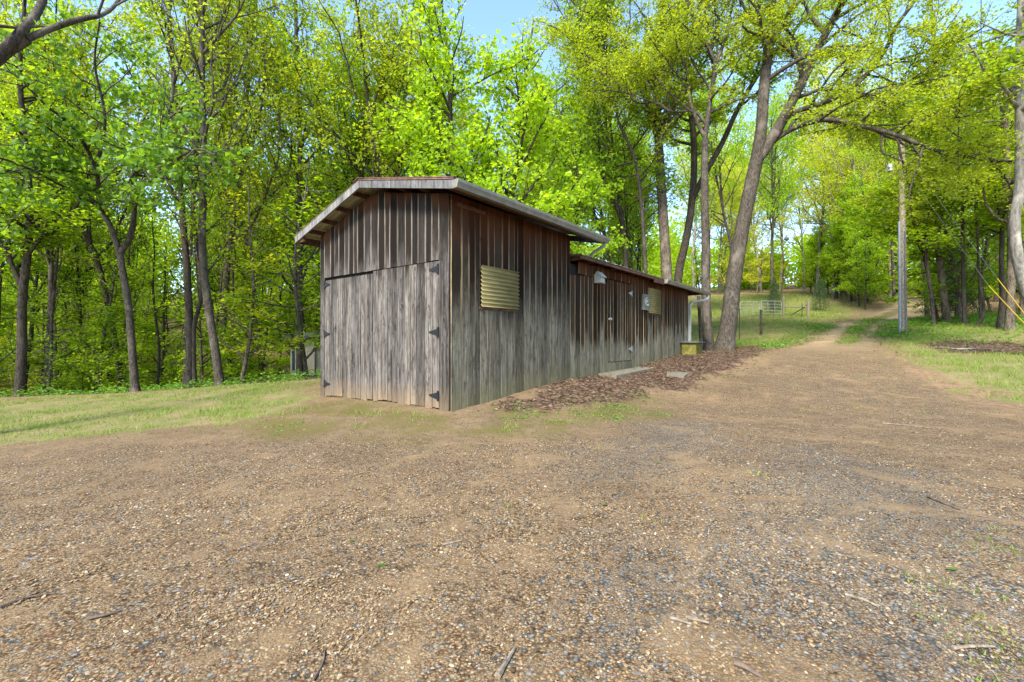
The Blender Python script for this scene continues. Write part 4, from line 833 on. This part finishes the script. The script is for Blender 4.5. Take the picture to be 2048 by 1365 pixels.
    # cedars by the gate
    ct = Tree(300); p_, r_ = ct.stem([np.array([0, 0, -.1]), np.array([0, .02, 1.5]), np.array([.02, 0, 3.2])], .06, .015, k=7)
    rr_ = ct.r; N = 6500; z = 3.3 * rr_.beta(1.2, 1.7, N) + .25; a_ = rr_.uniform(0, 6.28, N); ra = (1.15 * (1 - z / 3.7)) * rr_.uniform(.3, 1.05, N) * (1 + .25 * np.sin(a_ * 5 + z * 4)); ct.P = [np.c_[ra * np.cos(a_), ra * np.sin(a_), z]]
    S_ = Style(size=.09, flat=.2, aspect=.3); PC = ct.finish(S_, 'cedar', (0, 0, 0), 'x', 'cedar', 'g', 'bark', 'cedar')
    for px, D, s, lab in ((1548, 40, .95, 'small dark cedar behind the right gate'), (1640, 43, 1.0, 'dark cedar among the yellow-green brush by the drive'), (1912, 27, 1.5, 'dark ragged cedar behind the right-hand trunks')):
        place(PC, (px - CX) / F * D, float(D), px, s, lab)

# ---------------------------------------------------------------- far woodland mass
def far_mass():
    r = np.random.default_rng(5); b = MB(); N = 210000
    cx = []; 
    for (a0, a1, Dm0, Dm1, hh, n_) in ((-62, -16, 50, 85, 13, 90), (-20, 20, 52, 90, 12, 60), (40, 66, 58, 90, 14, 70), (18, 38, 95, 120, 10, 28)):
        for _ in range(n_):
            a = R(r.uniform(a0, a1)); D = r.uniform(Dm0, Dm1); cx.append((D * math.sin(a), D * math.cos(a), hh * r.uniform(.6, 1.15)))
    cx = np.array(cx); k = r.integers(0, len(cx), N); h = cx[k, 2] * r.beta(1.3, 1.1, N); rad = 3.4 * np.sqrt(np.clip(1 - (h / cx[k, 2] - .45) ** 2 / .36, .05, 1)) * r.uniform(.2, 1, N); a = r.uniform(0, 6.28, N)
    x = cx[k, 0] + rad * np.cos(a); y = cx[k, 1] + rad * np.sin(a); leaves(b, np.c_[x, y, gz(x, y) + h], .0062 * np.hypot(x, y), .5, r, .8)
    o = b.build('distant_woodland', M['leaf_bright']); tag(o, 'hazy mass of distant woodland behind the nearer trees', 'woodland', kind='stuff')  # lime leaf colour stands in for sun on the far trees
    t = MB()
    for q in cx: z = float(gz(q[0], q[1])); t.tube([(q[0], q[1], z - .3), (q[0] + r.normal(0, .3), q[1], z + q[2] * .5), (q[0] + r.normal(0, .6), q[1], z + q[2])], (.17, .12, .04), 5)
    o2 = t.build('distant_trunks', M['bark_grey']); tag(o2, 'thin trunks of the distant woodland', 'woodland', kind='stuff')
if exec_trees: far_mass()

# ---------------------------------------------------------------- ground cover
def scat(n_, x0, x1, y0, y1, r): return r.uniform(x0, x1, n_), y0 + (y1 - y0) * r.uniform(0, 1, n_) ** 1.3
def grass():
    r = np.random.default_rng(9); b = MB()
    def blades(x, y, h, keep):
        k = r.uniform(0, 1, len(x)) < keep; x, y, h = x[k], y[k], h[k]; z = gz(x, y) - .004; N = len(x); a = r.uniform(0, 6.28, N); w_ = .0035 + .00022 * y
        tilt = r.normal(0, .45, (N, 2)) * h[:, None]; s = np.c_[np.cos(a) * w_, np.sin(a) * w_, np.zeros(N)]; p = np.c_[x, y, z]
        v = np.stack([p - s, p + s, p + np.c_[tilt, h]], 1); c = np.zeros((N, 4)); c[:, 0] = np.clip(r.uniform(0, 1, N) * .75 + .22 * noise2(x, y, .9), 0, 1); c[:, 3] = 1
        b.add(v.reshape(-1, 3), np.arange(3 * N).reshape(N, 3), np.repeat(c, 3, 0))
    for n_, box, hm in ((170000, (-24, -2, 4.5, 18), .05), (150000, (8, 26, 7.5, 24), .075), (70000, (8, 30, 18, 45), .13), (40000, (-2, 6, 6, 11), .035), (9000, (15, 35, 15, 50), .05)):
        x = r.uniform(box[0], box[1], n_); y = r.uniform(box[2], box[3], n_); m = masks(x, y); cl = np.clip(.42 + .6 * noise2(x, y, 1.9) + .6 * noise2(x, y, 7.), .02, 1); h_ = .6 + .9 * cl; hm = hm * h_
        blades(x, y, hm * r.uniform(.5, 1.5, n_), np.clip(m[1] * cl + m[3] * .7 * (noise2(x, y, 6.) + noise2(x, y, 2.) > .35), 0, 1))
    x = r.uniform(8, 60, 60000); y = r.uniform(40, 75, 60000); m = masks(x, y); blades(x, y, .25 * r.uniform(.5, 1.5, 60000), m[1])
    x = r.uniform(1.5, 3.2, 5000); y = r.uniform(1.6, 3.0, 5000); cl = (noise2(x, y, 7.) > .35) * (x / y > .93 + .1 * noise2(x, y, 3)) * .5; blades(x, y, .022 * r.uniform(.5, 1.5, 5000), cl)
    # scattered tufts in the drive
    for _ in range(230):
        px = r.uniform(-4, 16); py = r.uniform(2.5, 16); m = masks(np.array([px]), np.array([py]))
        if m[0][0] < .5: continue
        if py < 7 and r.uniform() < .75: continue
        k = r.integers(6, 26); x = px + r.normal(0, .05, k); y = py + r.normal(0, .05, k); blades(x, y, .03 * r.uniform(.5, 1.5, k), np.ones(k))
    tag(b.build('grass', M['grass']), 'short patchy yellow-green grass around the yard and drive', 'grass', kind='stuff')
grass()
def herbs():
    r = np.random.default_rng(19); b = MB(); P = []; Sz = []
    def patch(n_, x0, x1, y0, y1, hmax, cond, size):
        x = r.uniform(x0, x1, n_); y = r.uniform(y0, y1, n_); m = masks(x, y); k = r.uniform(0, 1, n_) < cond(x, y, m); x, y = x[k], y[k]; P.append(np.c_[x, y, gz(x, y) + hmax * r.uniform(.05, 1, len(x)) ** 1.3 * (.6 + .4 * noise2(x, y, 1.5))]); Sz.append(np.full(len(x), size))
    patch(60000, 17, 36, 16.5, 27, .38, lambda x, y, m: (m[5] + .0) * (.9) * (y > 15), .11)
    patch(26000, 6, 20, 19, 34, .28, lambda x, y, m: np.clip(m[5] + .35 * (noise2(x, y, 1.2) > .1) * m[1], 0, 1), .10)
    patch(16000, -26, -5, 15, 21, .45, lambda x, y, m: m[5] * .8 * (noise2(x, y, 1.) > -.3), .12)
    patch(9000, -.5, 6, 6.6, 10.5, .05, lambda x, y, m: m[3] * (noise2(x, y, 3.) > .1), .04)
    patch(7000, -9, 2, 6, 10.5, .03, lambda x, y, m: np.clip(m[3] + m[1] * .5, 0, 1) * (noise2(x + 5, y, 3.2) > .75), .035)
    leaves(b, np.concatenate(P), np.concatenate(Sz), .75, r); tag(b.build('herbs', M['herb']), 'low green leafy weeds carpeting the woodland edges', 'ground cover', kind='stuff')
herbs()
def litter():
    r = np.random.default_rng(29); b = MB(); P = []; sz = []
    x = r.uniform(-1, 28, 130000); y = r.uniform(7, 22, 130000); m = masks(x, y); k = r.uniform(0, 1, len(x)) < np.clip(m[2], 0, 1) ** 1.3 * .5; x, y = x[k], y[k]
    P.append(np.c_[x, y, gz(x, y) + r.uniform(.0, .022, len(x))])
    x = r.uniform(-30, 30, 26000); y = r.uniform(15, 40, 26000); m = masks(x, y); k = r.uniform(0, 1, len(x)) < m[5] * .8; x, y = x[k], y[k]; P.append(np.c_[x, y, gz(x, y) + r.uniform(0, .05, len(x))])
    x = r.uniform(-14, 14, 16000); y = r.uniform(5.5, 17, 16000); m = masks(x, y); k = r.uniform(0, 1, len(x)) < .10 + .4 * m[3] + .2 * m[1]; x, y = x[k], y[k]; P.append(np.c_[x, y, gz(x, y) + .008])
    sd = r.uniform(1.6, 4.65, 150) ** 1.0; td_ = r.uniform(TER - .06, TER + .25, 150); P.append(np.array([B(a, c, ZER + .15 + .21 * max(0, c - TER) + r.uniform(0, .035)) for a, c in zip(sd, td_)]))
    leaves(b, np.concatenate(P), np.concatenate([r.uniform(.03, .085, len(P[0])), np.full(len(P[1]), .08), np.full(len(P[2]), .028), np.full(150, .06)]), .72, r, .6, .2); tag(b.build('leaf_litter', M['dry']), 'dry brown fallen leaves drifted beside the low wing and under the trees', 'leaf litter', kind='stuff')
litter()
def gravel():
    r = np.random.default_rng(39); b = MB()
    ico = np.array([[0, 0, 1], [.894, 0, .447], [.276, .851, .447], [-.724, .526, .447], [-.724, -.526, .447], [.276, -.851, .447], [.724, .526, -.447], [-.276, .851, -.447], [-.894, 0, -.447], [-.276, -.851, -.447], [.724, -.526, -.447], [0, 0, -1]])
    F_ = np.array([[0, 1, 2], [0, 2, 3], [0, 3, 4], [0, 4, 5], [0, 5, 1], [1, 6, 2], [2, 7, 3], [3, 8, 4], [4, 9, 5], [5, 10, 1], [6, 7, 2], [7, 8, 3], [8, 9, 4], [9, 10, 5], [10, 6, 1]])
    def add(x, y, s):
        N = len(x); a = r.uniform(0, 6.28, N); s = s * .78; sx = s * r.uniform(.7, 1.35, N); sy = s * r.uniform(.5, 1., N); sz = s * r.uniform(.18, .42, N)
        v = ico[None, :11] * (1 + r.uniform(-.22, .22, (N, 11, 1))); v = v * np.stack([sx, sy, sz], 1)[:, None]; c, sn = np.cos(a)[:, None], np.sin(a)[:, None]; X_ = v[..., 0] * c - v[..., 1] * sn; Y_ = v[..., 0] * sn + v[..., 1] * c
        tl = r.normal(0, .18, (N, 2)); Z_ = v[..., 2] + X_ * tl[:, :1] + Y_ * tl[:, 1:]
        v = np.stack([X_ + x[:, None], Y_ + y[:, None], Z_ + (gz(x, y) + .1 * sz)[:, None]], -1); gy = masks(x, y)[4]; cc = np.zeros((N, 4)); cc[:, 0] = r.uniform(0, 1, N); cc[:, 1] = (r.uniform(0, 1, N) < .05 + .2 * gy) * 1.; cc[:, 2] = r.uniform(0, 1, N); cc[:, 3] = 1
        f = (F_[None] + (np.arange(N) * 11)[:, None, None]).reshape(-1, 3); b.add(v.reshape(-1, 3), f, np.repeat(cc, 11, 0))
    def band(n_, x0, x1, y0, y1, s0, s1):
        x = r.uniform(x0, x1, n_); y = r.uniform(y0, y1, n_); k = (np.abs(x) < y * 1.2 + .3); x, y = x[k], y[k]; m = masks(x, y)
        tr = .35 * np.sin((x - .42 * y) * 2.6 + .5 * noise2(x, y, .8)); dens = np.clip(.55 + .5 * noise2(x, y, 1.4) + .35 * noise2(x, y, 6.5) + tr, .06, 1) * np.clip(m[0] + .25 * m[3], 0, 1); k = r.uniform(0, 1, len(x)) < dens; x, y = x[k], y[k]
        add(x, y, s0 + (s1 - s0) * r.uniform(0, 1, len(x)) ** 3)
    band(30000, -2.6, 2.6, 1.4, 2.3, .003, .013); band(36000, -3.8, 3.8, 2.2, 3.6, .0035, .015); band(34000, -6, 6, 3.5, 5.6, .0045, .016); band(26000, -10, 10, 5.5, 9, .006, .018); band(12000, -4, 16, 9, 16, .010, .022)
    tag(b.build('gravel', M['stone']), 'loose tan and blue-grey gravel chips over the drive', 'gravel', kind='stuff')
gravel()
# sticks, bark chips and single green leaves on the drive
def stick(pxs, r0, mat, label, name='stick', cat='stick', group=None):
    P = [gpt(*p) for p in pxs]; P = np.array(P); P[:, 2] += r0 * .9; T = Tree(int(pxs[0][0])); 
    o, _ = T.stem(P, r0, r0 * .5, k=6, flare=False, wob=.12); return tag(T.w.build(name, M[mat]), label, cat, group)
stick([(0, 1217), (50, 1198), (110, 1189)], .007, 'darkstick', 'long dark twig at the lower left edge of the gravel')
stick([(625, 1365), (645, 1330), (650, 1300)], .006, 'darkstick', 'thin dark twig lying at the bottom edge left of centre')
stick([(690, 1055), (715, 1043), (740, 1032)], .005, 'darkstick', 'short thin dark twig in the middle of the left gravel')
stick([(995, 1358), (1012, 1330), (1030, 1300)], .012, 'deadwood', 'broken pale brown stick at the bottom centre')
stick([(885, 1092), (905, 1088), (922, 1084)], .009, 'deadwood', 'short tan stick in the middle of the gravel')
stick([(1690, 1192), (1725, 1202), (1755, 1216)], .009, 'deadwood', 'brown stick lying in the grey gravel at lower right')
stick([(1855, 995), (1885, 1008), (1920, 1022)], .010, 'darkstick', 'dark stick on the right side of the drive')
stick([(1765, 848), (1810, 852), (1860, 858)], .012, 'deadwood', 'long pale stick across the right side of the drive')
stick([(1290, 905), (1320, 915), (1352, 923)], .006, 'darkstick', 'thin curved twig on the grey gravel patch before the barn')
stick([(1870, 696), (1915, 700), (1960, 699), (2005, 703)], .035, 'bark_pale', 'long pale fallen branch on the leaf patch right of the utility pole', 'fallen_branch', 'branch')
stick([(1470, 1330), (1500, 1345), (1525, 1362)], .012, 'darkstick', 'dark broken stick at the bottom edge right of centre')
stick([(1905, 1300), (1950, 1296), (1990, 1297)], .008, 'deadwood', 'grey stick among the stones at the lower right')
stick([(1340, 1238), (1362, 1245), (1383, 1252)], .008, 'deadwood', 'larger pale splinter of the pair at lower right of centre', 'wood_splinter', 'splinter')
stick([(1375, 1240), (1395, 1244), (1418, 1250)], .010, 'deadwood', 'pale wood splinter just right of its fellow on the gravel', 'wood_splinter', 'splinter')
stick([(180, 1240), (215, 1232), (245, 1222)], .008, 'darkstick', 'dark stick lying among the stones near the lower left')
def green_leaf(px, py, s, label):
    q = gpt(px, py, .012); b = MB(); th = np.linspace(0, 2 * math.pi, 14, endpoint=False); a = s * np.cos(th); c_ = s * .42 * np.sin(th) * (1 - .3 * np.cos(th)); V = np.c_[q[0] + a, q[1] + c_, q[2] + .12 * np.abs(c_) + .05 * s * np.cos(th * 2)]; V = np.r_[[q], V]
    b.add(V, [(0, i + 1, (i + 1) % 14 + 1) for i in range(14)], (.35, 0, 0, 1)); o = b.build('fallen_leaf', M['herb']); tag(o, label, 'leaf')
green_leaf(765, 1134, .030, 'largest fresh green leaf lying on the gravel left of centre'); green_leaf(705, 1084, .018, 'small green leaf on the gravel behind the largest one'); green_leaf(1210, 1012, .024, 'single green leaf on the gravel right of centre')
green_leaf(1318, 927, .03, 'green leaf on the grey gravel patch in front of the barn'); green_leaf(1905, 1142, .03, 'yellowish green leaf in the grey gravel at the right')
print('objects', len(bpy.data.objects), 'polys', sum(len(m.polygons) for m in bpy.data.meshes))
